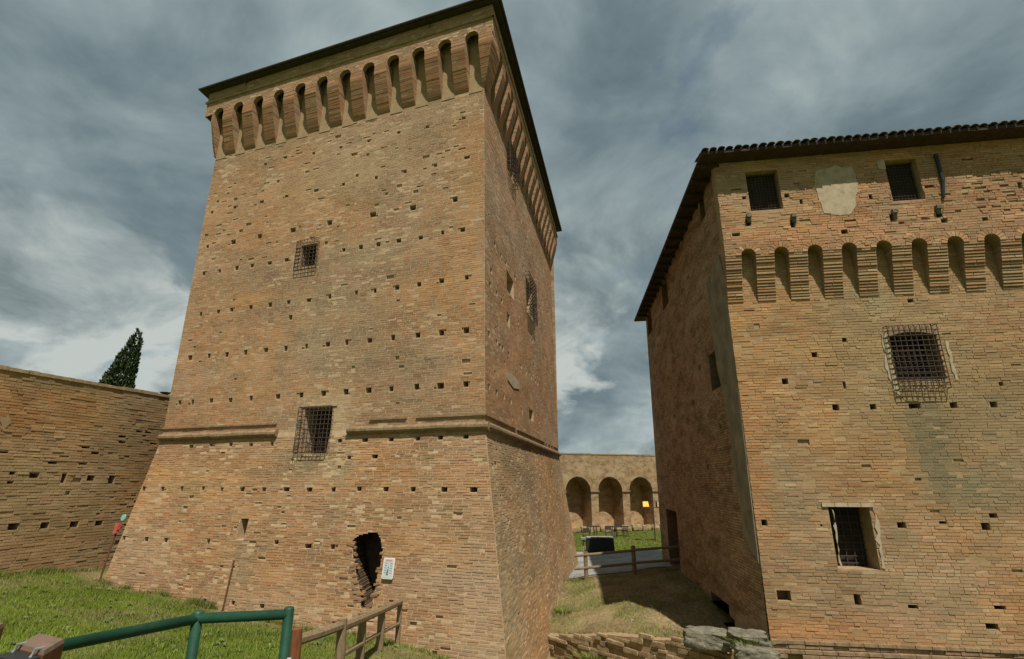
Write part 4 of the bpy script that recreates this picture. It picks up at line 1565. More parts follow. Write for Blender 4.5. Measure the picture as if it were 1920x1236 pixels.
def tile_mesh():
    me = bpy.data.meshes.new('roof_tile')
    vs, fs = [], []
    n = 6
    for e, (y, r) in enumerate(((-0.02, 0.098), (0.42, 0.080))):
        for rr in (r, r - 0.016):
            for k in range(n + 1):
                a = math.pi * k / n
                vs.append((rr * math.cos(a), y, rr * math.sin(a) * 0.62))
    m_ = n + 1
    for k in range(n):
        fs.append((k, k + 1, 2 * m_ + k + 1, 2 * m_ + k))
        fs.append((m_ + k, m_ + k + 1, 3 * m_ + k + 1, 3 * m_ + k))
        fs.append((k, k + 1, m_ + k + 1, m_ + k))
    me.from_pydata(vs, [], fs)
    me.materials.append(M['tile'])
    me.update()
    return me


TILE = tile_mesh()
ko_ = ORIGIN[keep.name]
slope = math.atan2(2.3, 8.0)


def lay_tiles(a, ud, nin, length, rows, step=0.215):
    n = int(length / step)
    for r_ in range(rows):
        for k in range(n):
            p = a + ud * (k + 0.5) * step + nin * (r_ * 0.36 * math.cos(slope) - 0.05) + Z3 * (0.10 + (r_ * 0.36) * math.sin(slope) + r_ * 0.004)
            o = bpy.data.objects.new('roof_tile', TILE)
            link(o, keep)
            y = nin * math.cos(slope) + Z3 * math.sin(slope)
            z = np.cross(ud, y)
            if z[2] < 0:
                z = -z
            x = np.cross(y, z)
            p = p - ko_
            o.matrix_basis = Matrix(((x[0], y[0], z[0], p[0]), (x[1], y[1], z[1], p[1]), (x[2], y[2], z[2], p[2]), (0, 0, 0, 1))) @ Matrix.Rotation(random.gauss(0, 0.02), 4, 'Z') @ Matrix.Translation((random.gauss(0, .004), random.gauss(0, .015), 0))


nin_f, nin_l = -np.array([*NK, 0]), -np.array([*NKL, 0])
lay_tiles(ring[0], UK3, nin_f, 12.9, 3)
lay_tiles(ring[0] + np.array([*UKL, 0]) * 0.3 + nin_l * 0.2, UKL3, nin_l, 14.6, 1)
# rafters below the shaded eave
for k in range(19):
    mb = MB()
    c = ring[0] + UKL3 * (0.5 + k * 0.77) + nin_l * (EL / 2 + 0.03)
    mb.box(c - Z3 * 0.06, UKL3 * 0.05, nin_l * (EL / 2 + 0.02), Z3 * 0.055)
    mb.build('rafter', 'eave_wood', keep)
for px, py in ((1450, 258), (1768, 255)):
    pass
# downpipe bracket and cable at the upper right
pipe = [KP.pix(x, y) for x, y in ((1752, 292), (1757, 310), (1766, 345), (1767, 372))]
mb = MB()
mb.tube([KP.P(s, z, 0.06) for s, z in pipe], [0.05, 0.045, 0.04, 0.035], 7)
mb.build('downpipe', 'black_plastic', keep)
for px, py in ((1403, 408), (1487, 408), (1675, 400), (1757, 392)):
    s, z = KP.pix(px, py)
    mb = MB()
    mb.box(KP.P(s, z + 0.02, 0.05), KP.u * 0.06, KP.n * 0.07, Z3 * 0.05)
    mb.box(KP.P(s + 0.01, z - 0.09, 0.02), KP.u * 0.05, KP.n * 0.035, Z3 * 0.06)
    mb.build('bracket_stone', 'old_stone', keep)

# =================================================================== curtain wall on the left
JW = at(305, 745, 19.6)
AW = R(16.0)
UW = np.array([-math.sin(AW), -math.cos(AW)])                # towards the camera
NW_ = np.array([math.cos(AW), -math.sin(AW)])
CW = Wall(JW[:2], UW, NW_, HC)
CWT = CW.pix(0, 690)[1]
CWH = []
for x, y, ww, hh in ((75, 92, .14, .1), (62, 150, .16, .1), (210, 107, .26, .16), (393, 120, .14, .28), (560, 120, .24, .18), (687, 130, .22, .26), (80, 420, .26, .2), (275, 412, .24, .18), (457, 405, .26, .18), (610, 397, .24, .16)):
    CWH.append(put(CW, x / 3.2875, y / 3.2875 + 860, ww, hh))
zA = lambda L: [(x / 3.8625, y / 3.8625 + 560) for x, y in L]
for x, y in zA([(885, 1000), (1075, 970), (885, 1040), (620, 1080), (690, 1120), (20, 1115), (380, 1190), (600, 1200), (1010, 965), (1110, 1050)]):
    CWH.append(put(CW, x, y, .26, .07))
for h in rand_pockets(CW, 22, (0.0, 9.0), (HC - 3, CWT - 0.5), 71):
    if clear_of(CWH, h):
        CWH.append(h + [1])
curtain = thing('curtain_wall', (float(JW[0]) - 1.5, float(JW[1]) - 5, HC - 3.2), 'weathered brick curtain wall with two rows of square holes, left of the tower', 'wall')
core = MB()
core_sheet(core, CW, -1.0, CWT, lambda z: -3.0, lambda z: 16.0, CWH)
for h in CWH:
    recess(core, CW, h, random.uniform(0.03, 0.07) if len(h) > 4 else 0.35)
bk = -np.array([*NW_, 0]) * 1.4
core.quad(CW.P(-3, CWT), CW.P(16, CWT), CW.P(16, CWT) + bk, CW.P(-3, CWT) + bk, uv=[(0, 0), (1, 0), (1, 1), (0, 1)])
core.quad(CW.P(-3, -1) + bk, CW.P(16, -1) + bk, CW.P(16, CWT) + bk, CW.P(-3, CWT) + bk, uv=[(0, 0), (1, 0), (1, 1), (0, 1)])
core.quad(CW.P(-3, -1), CW.P(-3, -1) + bk, CW.P(-3, CWT) + bk, CW.P(-3, CWT), uv=[(0, 0), (1, 0), (1, 1), (0, 1)])
core.build('wall', 'mortar_dark', curtain)
st_c = []
for px, py, rx, rz_, am, cc in ((270, 850, 1.5, 1.0, 0.7, (0.22, 0.14, 0.075)), (100, 720, 3, 0.3, 0.5, (0.27, 0.215, 0.12)), (120, 950, 3, 1.0, 0.35, (0.31, 0.235, 0.125)), (20, 870, 1.5, 0.5, 0.4, (0.3, 0.24, 0.14)), (60, 1050, 3, 0.5, 0.5, (0.36, 0.23, 0.14)), (60, 780, 2, 0.15, 0.8, (0.38, 0.2, 0.09))):
    s, z = CW.pix(px, py)
    st_c.append((s, z, rx, rz_, cc, am))
sets = [brick_rows(CW, HC - 4.5, CWT - 0.07, lambda z: -3.0, lambda z: 12.0, CWH, ch=0.085, seed=21, proud=0.013, jit=0.006, erode=0.012, stains=st_c, drop=0.006, joint=0.016, zj=0.004, tone=(0.98, 1.03, 0.93), lenj=1.15)]
print('curtain bricks', lay_bricks(sets, curtain))
rg = np.random.default_rng(5)
mb_objs = 0
s = -3.0
while s < 13:
    L = 0.3 + rg.random() * 0.25
    mb = MB()
    hgt = 0.05 + rg.random() * 0.03
    mb.box(CW.P(s + L / 2, CWT - 0.02 + hgt / 2, -0.66), CW.u * (L / 2 - 0.008), CW.n * (0.70 + rg.random() * 0.02), Z3 * (hgt / 2 + 0.02))
    mb.build('coping_stone', 'rubble_stone', curtain)
    s += L
patch(CW, [(0, 778), (14, 780), (22, 792), (12, 804), (0, 806)], 'mortar_dark', 'plaster_patch', curtain, 0.012, 14)

# =================================================================== ground
def tps_fit(P, z, lam=0.02):
    P = np.asarray(P, float)
    n = len(P)
    d2 = ((P[:, None] - P[None]) ** 2).sum(-1)
    K = np.where(d2 > 0, 0.5 * d2 * np.log(d2 + 1e-12), 0) + lam * np.eye(n)
    A = np.zeros((n + 3, n + 3))
    A[:n, :n] = K
    A[:n, n] = 1
    A[:n, n + 1:] = P
    A[n, :n] = 1
    A[n + 1:, :n] = P.T
    sol = np.linalg.solve(A, np.concatenate([z, np.zeros(3)]))
    return P, sol


ctrl = []
for px, py in ((190, 1090), (300, 1114), (395, 1140), (500, 1166), (620, 1190), (745, 1212)):
    s, z = TFL.pix(px, py)
    p = TFL.P(s, z)
    ctrl.append((p[0], p[1], z))
for px, py in ((0, 1080), (90, 1073), (170, 1067)):
    s, z = CW.pix(px, py)
    p = CW.P(s, z)
    ctrl.append((p[0], p[1], z))
cb = TFL.P(lowc_f(-0.5), -0.5)
ctrl += [(cb[0] - 0.9, cb[1] - 0.3, 0.35), (cb[0], cb[1] - 0.2, -0.35), (2.5, 13, -1.0), (5, 12, -1.2), (3, 9, -0.9), (7, 9.5, -1.2), (11, 10, -1.3), (0.5, 10.5, -0.2), (14, 11, -1.3), (4.5, 15, -1.1), (1.5, 15, -0.9),
         (0, 0, 2.45), (-2, 2, 2.45), (2, 2, 2.3), (-4, 2, 2.5), (-2, 4, 2.35), (0, 4.2, 1.9), (3, 4.5, 1.0), (7, 4, 0.6), (-9, 3, 2.4), (0, -6, 2.5), (-8, -5, 2.6), (8, -5, 1.6),
         (-2.5, 11.2, 1.15), (-2.9, 8.6, 1.35), (-3.1, 7.3, 1.5), (-8, 8, 1.75), (-12, 8, 2.1), (-7, 11.5, 1.35), (-13, 12.5, 1.75), (-15, 5, 2.4), (-20, 8, 2.4), (-18, 16, 1.8), (-14, 18.3, 1.45), (15, 3, -0.2), (20, 8, -1)]
TPS_P, TPS_S = tps_fit([c[:2] for c in ctrl], np.array([c[2] for c in ctrl]))


def smooth(a, b, x):
    t = np.clip((x - a) / (b - a), 0, 1)
    return t * t * (3 - 2 * t)


pas = [(1.2, 18.1, -.35), (1.5, 19.8, -.05), (1.85, 21.8, .2), (2.7, 25.5, .22), (3.5, 29, .1), (5.7, 13.2, .72), (6.0, 15.0, .0), (6.1, 16.2, .15), (6.27, 17.9, .6), (6.6, 20.4, .8),
       (7, 25, .7), (7.2, 30, .3), (3.4, 15.7, .28), (4.8, 15.0, .42), (4, 18, .5), (4.2, 21, .58), (4.5, 25, .45), (5, 30, .2), (5, 35, .1), (8, 40, .1), (3, 40, .1), (-2, 40, .1), (0, 30, 0.0), (0, 20, -.3), (9, 14, .9), (10, 22, .8)]
PAS_P, PAS_S = tps_fit([c[:2] for c in pas], np.array([c[2] for c in pas]))


def passage_h(x, y):
    cx_, cy_ = np.clip(x, -2, 10), np.clip(y, 12, 40)
    d2 = (cx_[:, None] - PAS_P[None, :, 0]) ** 2 + (cy_[:, None] - PAS_P[None, :, 1]) ** 2
    n = len(PAS_P)
    h = (0.5 * d2 * np.log(d2 + 1e-12)) @ PAS_S[:n] + PAS_S[n] + cx_ * PAS_S[n + 1] + cy_ * PAS_S[n + 2]
    h = h + 0.16 * (fbm(x * 0.8, y * 0.8, 77) - 0.5) + 0.05 * (fbm(x * 3, y * 3, 78) - 0.5)
    f = smooth(36, 42, y)
    return h * (1 - f) + 0.1 * f


LW0, LW1 = np.array([0.55, 18.75]), np.array([6.35, 12.45])     # the low wall across the passage mouth
LWU = (LW1 - LW0) / np.linalg.norm(LW1 - LW0)
LWN = np.array([LWU[1], -LWU[0]])                                # towards the camera


def ground_h(x, y):
    x, y = np.asarray(x, float), np.asarray(y, float)
    shp = x.shape
    X, Y = x.ravel(), y.ravel()
    cx_, cy_ = np.clip(X, -22, 20), np.clip(Y, -8, 19)
    d2 = (cx_[:, None] - TPS_P[None, :, 0]) ** 2 + (cy_[:, None] - TPS_P[None, :, 1]) ** 2
    n = len(TPS_P)
    h = (0.5 * d2 * np.log(d2 + 1e-12)) @ TPS_S[:n] + TPS_S[n] + cx_ * TPS_S[n + 1] + cy_ * TPS_S[n + 2]
    h = np.clip(h, -1.5, 2.8)
    h = h + 0.07 * (fbm(X * 0.7, Y * 0.7, 91) - 0.5) + 0.03 * (fbm(X * 3, Y * 3, 92) - 0.5)
    beh = -((X - LW0[0]) * LWN[0] + (Y - LW0[1]) * LWN[1])
    st = np.clip((beh - 0.1) / 0.2, 0, 1) * (X > -1.2) * (Y > 12.55) * ((X < 6.0) | (Y > 13.2))
    h = h * (1 - st) + passage_h(X, Y) * st
    far = smooth(19, 24, Y) * (X <= -1.2)
    h = h * (1 - far) + 0.1 * far
    out = np.maximum(smooth(22, 40, np.abs(X)), smooth(8, 30, -Y))
    h = h * (1 - out) + 0.1 * out
    return h.reshape(shp)


xs = np.concatenate([np.linspace(-900, -30, 24)[:-1], np.arange(-30, -17, 0.8), np.arange(-17, 12, 0.14), np.arange(12, 30, 0.8), np.linspace(30, 900, 24)])
ys = np.concatenate([np.linspace(-900, -10, 20)[:-1], np.arange(-10, 3, 0.6), np.arange(3, 30, 0.14), np.arange(30, 60, 0.6), np.linspace(60, 1200, 30)])
GX, GY = np.meshgrid(xs, ys)
GZ = ground_h(GX, GY)
nx_, ny_ = len(xs), len(ys)
gv = np.stack([GX, GY, GZ], -1).reshape(-1, 3)
ii = (np.arange(ny_ - 1)[:, None] * nx_ + np.arange(nx_ - 1)[None]).ravel()
gq = np.stack([ii, ii + 1, ii + nx_ + 1, ii + nx_], 1)


def grass_mask(x, y):
    """how grassy the ground is, 0 bare earth .. 1 turf"""
    m_ = fbm(x * 0.45 + 3, y * 0.45, 13, 5)
    g = smooth(0.30, 0.55, m_ + 0.16)
    # trodden earth along the tower foot and the path to the broken doorway
    q = TFL.P(0, 1.0)
    dd = (x - q[0]) * NF[0] + (y - q[1]) * NF[1]
    sl = (x - q[0]) * UL[0] + (y - q[1]) * UL[1]
    foot = np.exp(-(np.maximum(dd, 0) / (0.35 + 0.9 * np.exp(-((sl - 3.5) / 2.6) ** 2))) ** 2)
    g = g * (1 - 0.9 * foot * (y < 18))
    path = np.exp(-((x + 2.6 - 0.12 * (y - 8)) / 0.9) ** 2) * smooth(5, 7, y) * (y < 14)
    g = g * (1 - 0.55 * path)
    pas = (-((x - LW0[0]) * LWN[0] + (y - LW0[1]) * LWN[1]) > 0) & (x > -1.2) & (y < 30)
    g = np.where(pas, smooth(0.38, 0.8, fbm(x * 1.1, y * 0.9, 19, 6)) * 0.42, g)
    g = np.where(y > 34, 0.97, g)
    return np.clip(g, 0, 1)


GM = grass_mask(GX, GY).reshape(-1, 1)
n1 = fbm(GX * 1.3, GY * 1.3, 23).reshape(-1, 1)
earth = np.array([0.225, 0.172, 0.092]) * (0.5 + 1.0 * fbm(GX * 1.6, GY * 1.6, 23, 6).reshape(-1, 1))
turf = np.array([0.105, 0.142, 0.018]) * (0.75 + 0.5 * fbm(GX * 0.6, GY * 0.6, 29).reshape(-1, 1))
gc = earth * (1 - GM) + turf * GM
m, nd, lk, b = new_mat('ground', 0.97, 0.05)
a_ = nd.new('ShaderNodeAttribute')
a_.attribute_name = 'Col'
c_ = mixc(nd, lk, 1.0, a_.outputs['Color'], ramp(nd, lk, geo_noise(nd, lk, 9, 8, 0.75), [(0.3, (0.45, 0.45, 0.42)), (0.7, (1.5, 1.5, 1.45))]), 'MULTIPLY')
lk.new(c_, b.inputs['Base Color'])
bump(nd, lk, b, geo_noise(nd, lk, 14, 8, 0.75), 0.8, 0.05)
M['ground'] = m
gr = fast_mesh('ground', gv, gq, gc, 'ground', None, kind='structure')
gr.data.polygons.foreach_set('use_smooth', [True] * len(gr.data.polygons))


def blades(name, X, Y, hmin, hmax, wid, label, cat, cols, lean=0.6, seed=0):
    rg = np.random.default_rng(seed)
    n = len(X)
    Z = ground_h(X, Y) - 0.01
    a = rg.uniform(0, 2 * math.pi, n)
    H = rg.uniform(hmin, hmax, n)
    wd = wid * rg.uniform(0.6, 1.4, n)
    base = np.stack([X, Y, Z], 1)
    side = np.stack([np.cos(a), np.sin(a), np.zeros(n)], 1) * wd[:, None]
    b2 = rg.uniform(0, 2 * math.pi, n)
    l = rg.uniform(0.1, lean, n)[:, None]
    tip = base + np.stack([np.cos(b2), np.sin(b2), np.zeros(n)], 1) * l * H[:, None] + np.array([0, 0, 1]) * H[:, None]
    V = np.stack([base - side, base + side, tip], 1).reshape(-1, 3)
    F = np.arange(3 * n).reshape(n, 3)
    dry = np.clip((fbm(X * 0.55, Y * 0.8, 65, 5) - 0.52) * 5, 0, 0.8)[:, None]
    H = H * (0.55 + 0.95 * fbm(X * 1.1, Y * 1.1, 67))
    tip = base + (tip - base) * (0.5 + 0.9 * fbm(X * 1.1, Y * 1.1, 67))[:, None]
    V = np.stack([base - side, base + side, tip], 1).reshape(-1, 3)
    C_ = np.array(cols)[rg.integers(0, len(cols), n)] * (0.7 + 0.6 * rg.random((n, 1))) * (0.55 + 0.8 * fbm(X * 0.6, Y * 0.6, 61)[:, None])
    C_ = C_ * (1 - dry) + np.array([0.22, 0.185, 0.085]) * (0.7 + 0.5 * rg.random((n, 1))) * dry
    o = fast_mesh(name, V, F, np.repeat(C_, 3, axis=0), 'leaf', None, kind='stuff')
    tag(o, label, cat)
    return o


rg = np.random.default_rng(77)
GREENS = [(0.115, 0.17, 0.018), (0.15, 0.2, 0.026), (0.085, 0.14, 0.014), (0.17, 0.205, 0.036), (0.2, 0.205, 0.06)]
n = 230000
X, Y = rg.uniform(-16.5, 1.0, n), rg.uniform(4.5, 19, n)
px, py, f = project(np.stack([X, Y, ground_h(X, Y)], 1))
q = TFL.P(0, 1.0)
inside = ((X - q[0]) * NF[0] + (Y - q[1]) * NF[1]) > -0.02
cwq = ((X - JW[0]) * NW_[0] + (Y - JW[1]) * NW_[1]) > 0.02
ok = (px > -60) & (px < 900) & (py < 1290) & inside & cwq & (rg.random(n) < grass_mask(X, Y) * (0.35 + 0.9 * fbm(X * 1.5, Y * 1.5, 33)) + 0.03)
blades('grass', X[ok], Y[ok], 0.04, 0.11, 0.007, 'sunlit green grass bank below the curtain wall and tower', 'grass', GREENS, 0.9, 5)
n = 9000
tt_ = rg.uniform(0.2, LF + 0.6, n)
gx = []
for t_ in (tt_,):
    q = TFL.P(0, 0.9)
    X = q[0] + UL[0] * t_ + NF[0] * (rg.exponential(0.10, n) + 0.0)
    Y = q[1] + UL[1] * t_ + NF[1] * (rg.exponential(0.10, n) + 0.0)
t2 = rg.uniform(0, 6, n)
X2 = JW[0] + UW[0] * t2 + NW_[0] * rg.exponential(0.12, n)
Y2 = JW[1] + UW[1] * t2 + NW_[1] * rg.exponential(0.12, n)
X, Y = np.concatenate([X, X2]), np.concatenate([Y, Y2])
ok = rg.random(2 * n) < np.clip(fbm(X * 2.0, Y * 2.0, 83, 4) * 3 - 1.2, 0, 1)
blades('grass', X[ok], Y[ok], 0.06, 0.26, 0.008, 'taller ragged grass along the foot of the tower and curtain wall', 'grass', GREENS, 0.8, 8)
n = 90000
X, Y = rg.uniform(-0.8, 8, n), rg.uniform(12.6, 24.5, n)
q = TRL.P(0, 0.2)
ins = ((X - q[0]) * NR[0] + (Y - q[1]) * NR[1]) > 0.0
insk = ((X - C2[0]) * NKL[0] + (Y - C2[1]) * NKL[1]) > 0.02
ok = ins & insk & (-((X - LW0[0]) * LWN[0] + (Y - LW0[1]) * LWN[1]) > 0.25) & (rg.random(n) < grass_mask(X, Y) * 1.6 * np.clip(fbm(X * 1.5, Y * 1.5, 43, 5) * 2.2 - 0.6, 0, 1) + 0.07)
blades('grass', X[ok], Y[ok], 0.03, 0.14, 0.008, 'thin dry grass on the earth floor of the passage', 'grass', GREENS, 0.9, 6)
n = 50000
X, Y = rg.uniform(2.5, 14, n), rg.uniform(34.6, 49, n)
ok = rg.random(n) < 0.9
blades('grass', X[ok], Y[ok], 0.05, 0.12, 0.014, 'bright lawn in front of the arcade', 'grass', GREENS, 0.8, 7)

wr_ = np.random.default_rng(41)
wx, wy = wr_.uniform(-14, -2, 260), wr_.uniform(8, 18, 260)
wp = project(np.stack([wx, wy, ground_h(wx, wy)], 1))
q = TFL.P(0, 1.0)
wok = (((wx - q[0]) * NF[0] + (wy - q[1]) * NF[1]) > 0.1) & (((wx - JW[0]) * NW_[0] + (wy - JW[1]) * NW_[1]) > 0.1) & (wp[0] > 0) & (wp[0] < 780) & (wp[1] < 1236)
WX, WY = wx[wok], wy[wok]
VV, CC = [], []
for x_, y_ in zip(WX, WY):                       # low rosettes of broad leaves
    nl = wr_.integers(3, 14)
    z_ = float(ground_h(np.array([x_]), np.array([y_]))[0])
    cc = np.array([(0.10, 0.14, 0.03), (0.14, 0.16, 0.05), (0.07, 0.11, 0.025)])[wr_.integers(0, 3)]
    for k in range(nl):
        a = wr_.uniform(0, 6.28)
        L = wr_.uniform(0.04, 0.13)
        d = np.array([math.cos(a), math.sin(a), 0])
        e = np.array([-d[1], d[0], 0]) * L * 0.22
        b0 = np.array([x_, y_, z_])
        VV += [b0, b0 + d * L * 0.5 + e + Z3 * L * 0.55, b0 + d * L + Z3 * L * 0.35, b0 + d * L * 0.5 - e + Z3 * L * 0.55]
        CC += [cc * wr_.uniform(0.7, 1.3)] * 4
o = fast_mesh('weeds', np.array(VV), np.arange(len(VV)).reshape(-1, 4), np.array(CC), 'leaf', None, kind='stuff')
tag(o, 'low broad leaved weeds scattered through the grass bank', 'weeds')
VV, FF, CC = [], [], []
for k in range(300):                             # loose stones and brick crumbs on the passage floor
    x_, y_ = wr_.uniform(0.5, 6.6), wr_.uniform(13.2, 24)
    if -((x_ - LW0[0]) * LWN[0] + (y_ - LW0[1]) * LWN[1]) < 0.15:
        continue
    z_ = float(ground_h(np.array([x_]), np.array([y_]))[0])
    r_ = wr_.uniform(0.01, 0.035) * (1.9 if wr_.random() < 0.1 else 1)
    b0 = len(VV)
    for sx, sy, sz in ((-1, -1, -.3), (1, -1, -.3), (1, 1, -.3), (-1, 1, -.3), (-.7, -.7, .6), (.7, -.7, .6), (.7, .7, .6), (-.7, .7, .6)):
        VV.append(np.array([x_, y_, z_]) + r_ * np.array([sx * wr_.uniform(0.8, 1.6), sy * wr_.uniform(0.7, 1.1), sz * wr_.uniform(0.6, 1.1)]))
    cc = np.array([(0.26, 0.21, 0.14), (0.24, 0.155, 0.09), (0.31, 0.27, 0.2)])[wr_.integers(0, 3)]
    CC += [cc] * 8
    FF += [[b0 + q_ for q_ in f] for f in ((4, 5, 6, 7), (0, 1, 5, 4), (1, 2, 6, 5), (2, 3, 7, 6), (3, 0, 4, 7))]
o = fast_mesh('rubble', np.array(VV), np.array(FF), np.array(CC), 'brick', None, kind='stuff')
tag(o, 'loose stones and brick crumbs strewn over the passage floor', 'rubble')

# paved path across the far end of the passage
pv = []
xs2, ys2 = np.arange(2.5, 9.2, 0.25), np.arange(24.2, 34.8, 0.25)
PX, PY = np.meshgrid(xs2, ys2)
PZ = ground_h(PX, PY) + 0.03
pvv = np.stack([PX, PY, PZ], -1).reshape(-1, 3)
i2 = (np.arange(len(ys2) - 1)[:, None] * len(xs2) + np.arange(len(xs2) - 1)[None]).ravel()
pq = np.stack([i2, i2 + 1, i2 + len(xs2) + 1, i2 + len(xs2)], 1)
mb = MB()
mb.v = [tuple(v) for v in pvv]
mb.f = [tuple(int(k) for k in f) for f in pq]
mb.uv = [None] * len(mb.f)
mb.m = [0] * len(mb.f)
path = mb.build('path', 'path_stone', None, kind='structure')

# =================================================================== low retaining wall of rough blocks and the big loose stones
rgs = np.random.default_rng(8)


def rough_stone(c, ax, ay, az, seed, sub=3, amp=0.16, rnd=0.10):
    """an irregular, weathered block"""
    rg = np.random.default_rng(seed)
    import bmesh
    bm = bmesh.new()
    bmesh.ops.create_cube(bm, size=2.0)
    bmesh.ops.subdivide_edges(bm, edges=bm.edges[:], cuts=sub, use_grid_fill=True)
    offs = rg.random(3) * 50
    vs = []
    for v in bm.verts:
        p = np.array(v.co)
        e = np.abs(p)
        p = p * (1 - rnd * (np.sort(e)[1] > 0.95) - 0.8 * rnd * (np.sort(e)[0] > 0.95))
        nn = np.array([fbm(p[0] * 1.1 + offs[0], p[1] * 1.1 + p[2] * 0.7 + offs[1], 5), fbm(p[1] * 1.1 + offs[1], p[2] * 1.1 + p[0] * .7 + offs[2], 6), fbm(p[2] * 1.1 + offs[2], p[0] * 1.1 + p[1] * .7 + offs[0], 7)]) - 0.5
        p = p + nn * amp * 4
        n2 = np.array([fbm(p[0] * 3.1 + offs[1], p[1] * 3.1 + p[2] * 2.3 + offs[0], 15), fbm(p[1] * 3.1 + offs[2], p[2] * 3.1 + p[0] * 2.3 + offs[1], 16), fbm(p[2] * 3.1 + offs[0], p[0] * 3.1 + p[1] * 2.3 + offs[2], 17)]) - 0.5
        p = p + n2 * amp * 2.2
        if sub > 5:
            p = p + (fbm(p[0] * 7 + offs[0], p[1] * 7 + p[2] * 6.1 + offs[2], 25) - 0.5) * amp * 1.4 * p / (np.linalg.norm(p) + 1e-6)
        vs.append(np.asarray(c) + np.asarray(ax) * p[0] + np.asarray(ay) * p[1] + np.asarray(az) * p[2])
    fs = [tuple(v.index for v in f.verts) for f in bm.faces]
    bm.free()
    return vs, fs


low = thing('retaining_wall', (3.4, 15.6, -1.0), 'low crumbling wall of rough pale blocks across the passage mouth', 'wall')
U3, N3 = np.array([*LWU, 0]), np.array([*LWN, 0])
LWL = float(np.linalg.norm(LW1 - LW0))


def lw_top(t):
    p = LW0 + LWU * t - LWN * 0.35
    return float(passage_h(np.array([p[0]]), np.array([p[1]]))[0])


mb = MB()
nn_ = 24
for k in range(nn_):
    t0, t1 = (LWL - 0.5) * k / nn_, (LWL - 0.5) * (k + 1) / nn_
    a, b_ = np.array([*(LW0 + LWU * t0), 0]), np.array([*(LW0 + LWU * t1), 0])
    h0, h1 = lw_top(t0) - 0.06, lw_top(t1) - 0.06
    mb.quad(a - Z3 * 2, b_ - Z3 * 2, b_ + Z3 * h1, a + Z3 * h0)
    mb.quad(a + Z3 * h0, b_ + Z3 * h1, b_ + Z3 * h1 - N3 * 0.5, a + Z3 * h0 - N3 * 0.5)
mb.build('core', 'mortar_dark', low)
k = 0
z = -1.4
while z < 0.95:
    hh = rgs.uniform(0.08, 0.15)
    t = rgs.uniform(-0.2, 0)
    while t < LWL - 0.9:
        L = rgs.uniform(0.18, 0.5)
        if rgs.random() > 0.16 and z + hh < lw_top(t + L / 2) + 0.05 and z + hh > lw_top(t + L / 2) - 1.1:
            c = np.array([*(LW0 + LWU * (t + L / 2)), z + hh / 2]) + N3 * rgs.normal() * 0.03
            vs, fs = rough_stone(c, U3 * (L / 2 - 0.004), N3 * 0.055, (0, 0, hh / 2 - 0.004), 2000 + k, sub=2, amp=0.05, rnd=0.03)
            mb = MB()
            mb.v, mb.f = [tuple(v) for v in vs], fs
            mb.uv, mb.m = [None] * len(fs), [0] * len(fs)
            mb.build('stone', 'rubble_stone' if rgs.random() < 0.7 else 'mould_brick', low)
        t += L
        k += 1
    z += hh

big = [((1285, 1178, 1370, 1213), 13.9, 'long grey boulder block on the low wall, leftmost of the three'),
       ((1368, 1182, 1440, 1212), 12.95, 'mossy grey block resting against the dark corner of the keep'),
       ((1378, 1208, 1456, 1250), 12.5, 'broad grey block in front of the mossy one, lowest of the three')]
for k, ((x0, y0, x1, y1), D, lab) in enumerate(big):
    a, b_ = at(x0, (y0 + y1) / 2 - 6, D), at(x1, (y0 + y1) / 2 + 6, D - 0.2)
    zt_, zb_ = at((x0 + x1) / 2, y0, D)[2], at((x0 + x1) / 2, y1, D - 0.1)[2]
    c = (a + b_) / 2
    c[2] = (zt_ + zb_) / 2
    ax = (b_ - a) / 2
    ax[2] *= 0.5
    vs, fs = rough_stone((0, 0, 0), ax, (0.08, 0.30, 0), (0, 0, (zt_ - zb_) / 2), 2600 + k, sub=14, amp=0.12, rnd=0.06)
    mb = MB()
    mb.v, mb.f = [tuple(v + c) for v in np.array(vs)], fs
    mb.uv, mb.m = [None] * len(fs), [0] * len(fs)
    o = mb.build('stone_block', 'old_stone', None, origin=(c[0], c[1], zb_), smooth=True)
    tag(o, lab, 'stone', 'big loose stones by the keep')


def tuft(name, p, r, h, n, label, seed, cat='plant', group=None, cols=GREENS):
    rg = np.random.default_rng(seed)
    X = p[0] + rg.normal(size=n) * r
    Y = p[1] + rg.normal(size=n) * r * 0.7
    a = rg.uniform(0, 6.28, n)
    H = rg.uniform(0.4, 1, n) * h
    base = np.stack([X, Y, np.full(n, p[2] - 0.02)], 1)
    side = np.stack([np.cos(a), np.sin(a), np.zeros(n)], 1) * 0.012
    out = np.stack([X - p[0], Y - p[1], np.zeros(n)], 1) * 0.9 + rg.normal(size=(n, 3)) * 0.03
    mid = base + out * 0.5 + np.array([0, 0, .6]) * H[:, None]
    tip = base + out + np.array([0, 0, 1]) * H[:, None]
    V = np.stack([base, mid - side, tip, mid + side], 1).reshape(-1, 3)
    F = np.arange(4 * n).reshape(n, 4)
    C_ = np.array(cols)[rg.integers(0, len(cols), n)] * (0.6 + 0.6 * rg.random((n, 1)))
    o = fast_mesh(name, V, F, np.repeat(C_, 4, axis=0), 'leaf')
    tag(o, label, cat, group)
    return o


p = at(1405, 1209, 12.6)
tuft('weed', p, 0.16, 0.22, 160, 'green weed tuft growing between the grey stone blocks', 31, group='weeds by the low wall')
p = at(1110, 1236, 16.6)
tuft('weed', p, 0.22, 0.2, 200, 'green weed tuft at the foot of the low wall, beside the tower', 32, group='weeds by the low wall')
p = at(1058, 1150, 19.6)
tuft('weed', p, 0.2, 0.22, 160, 'leafy weed at the foot of the tower in the passage', 33, group='weeds by the low wall')

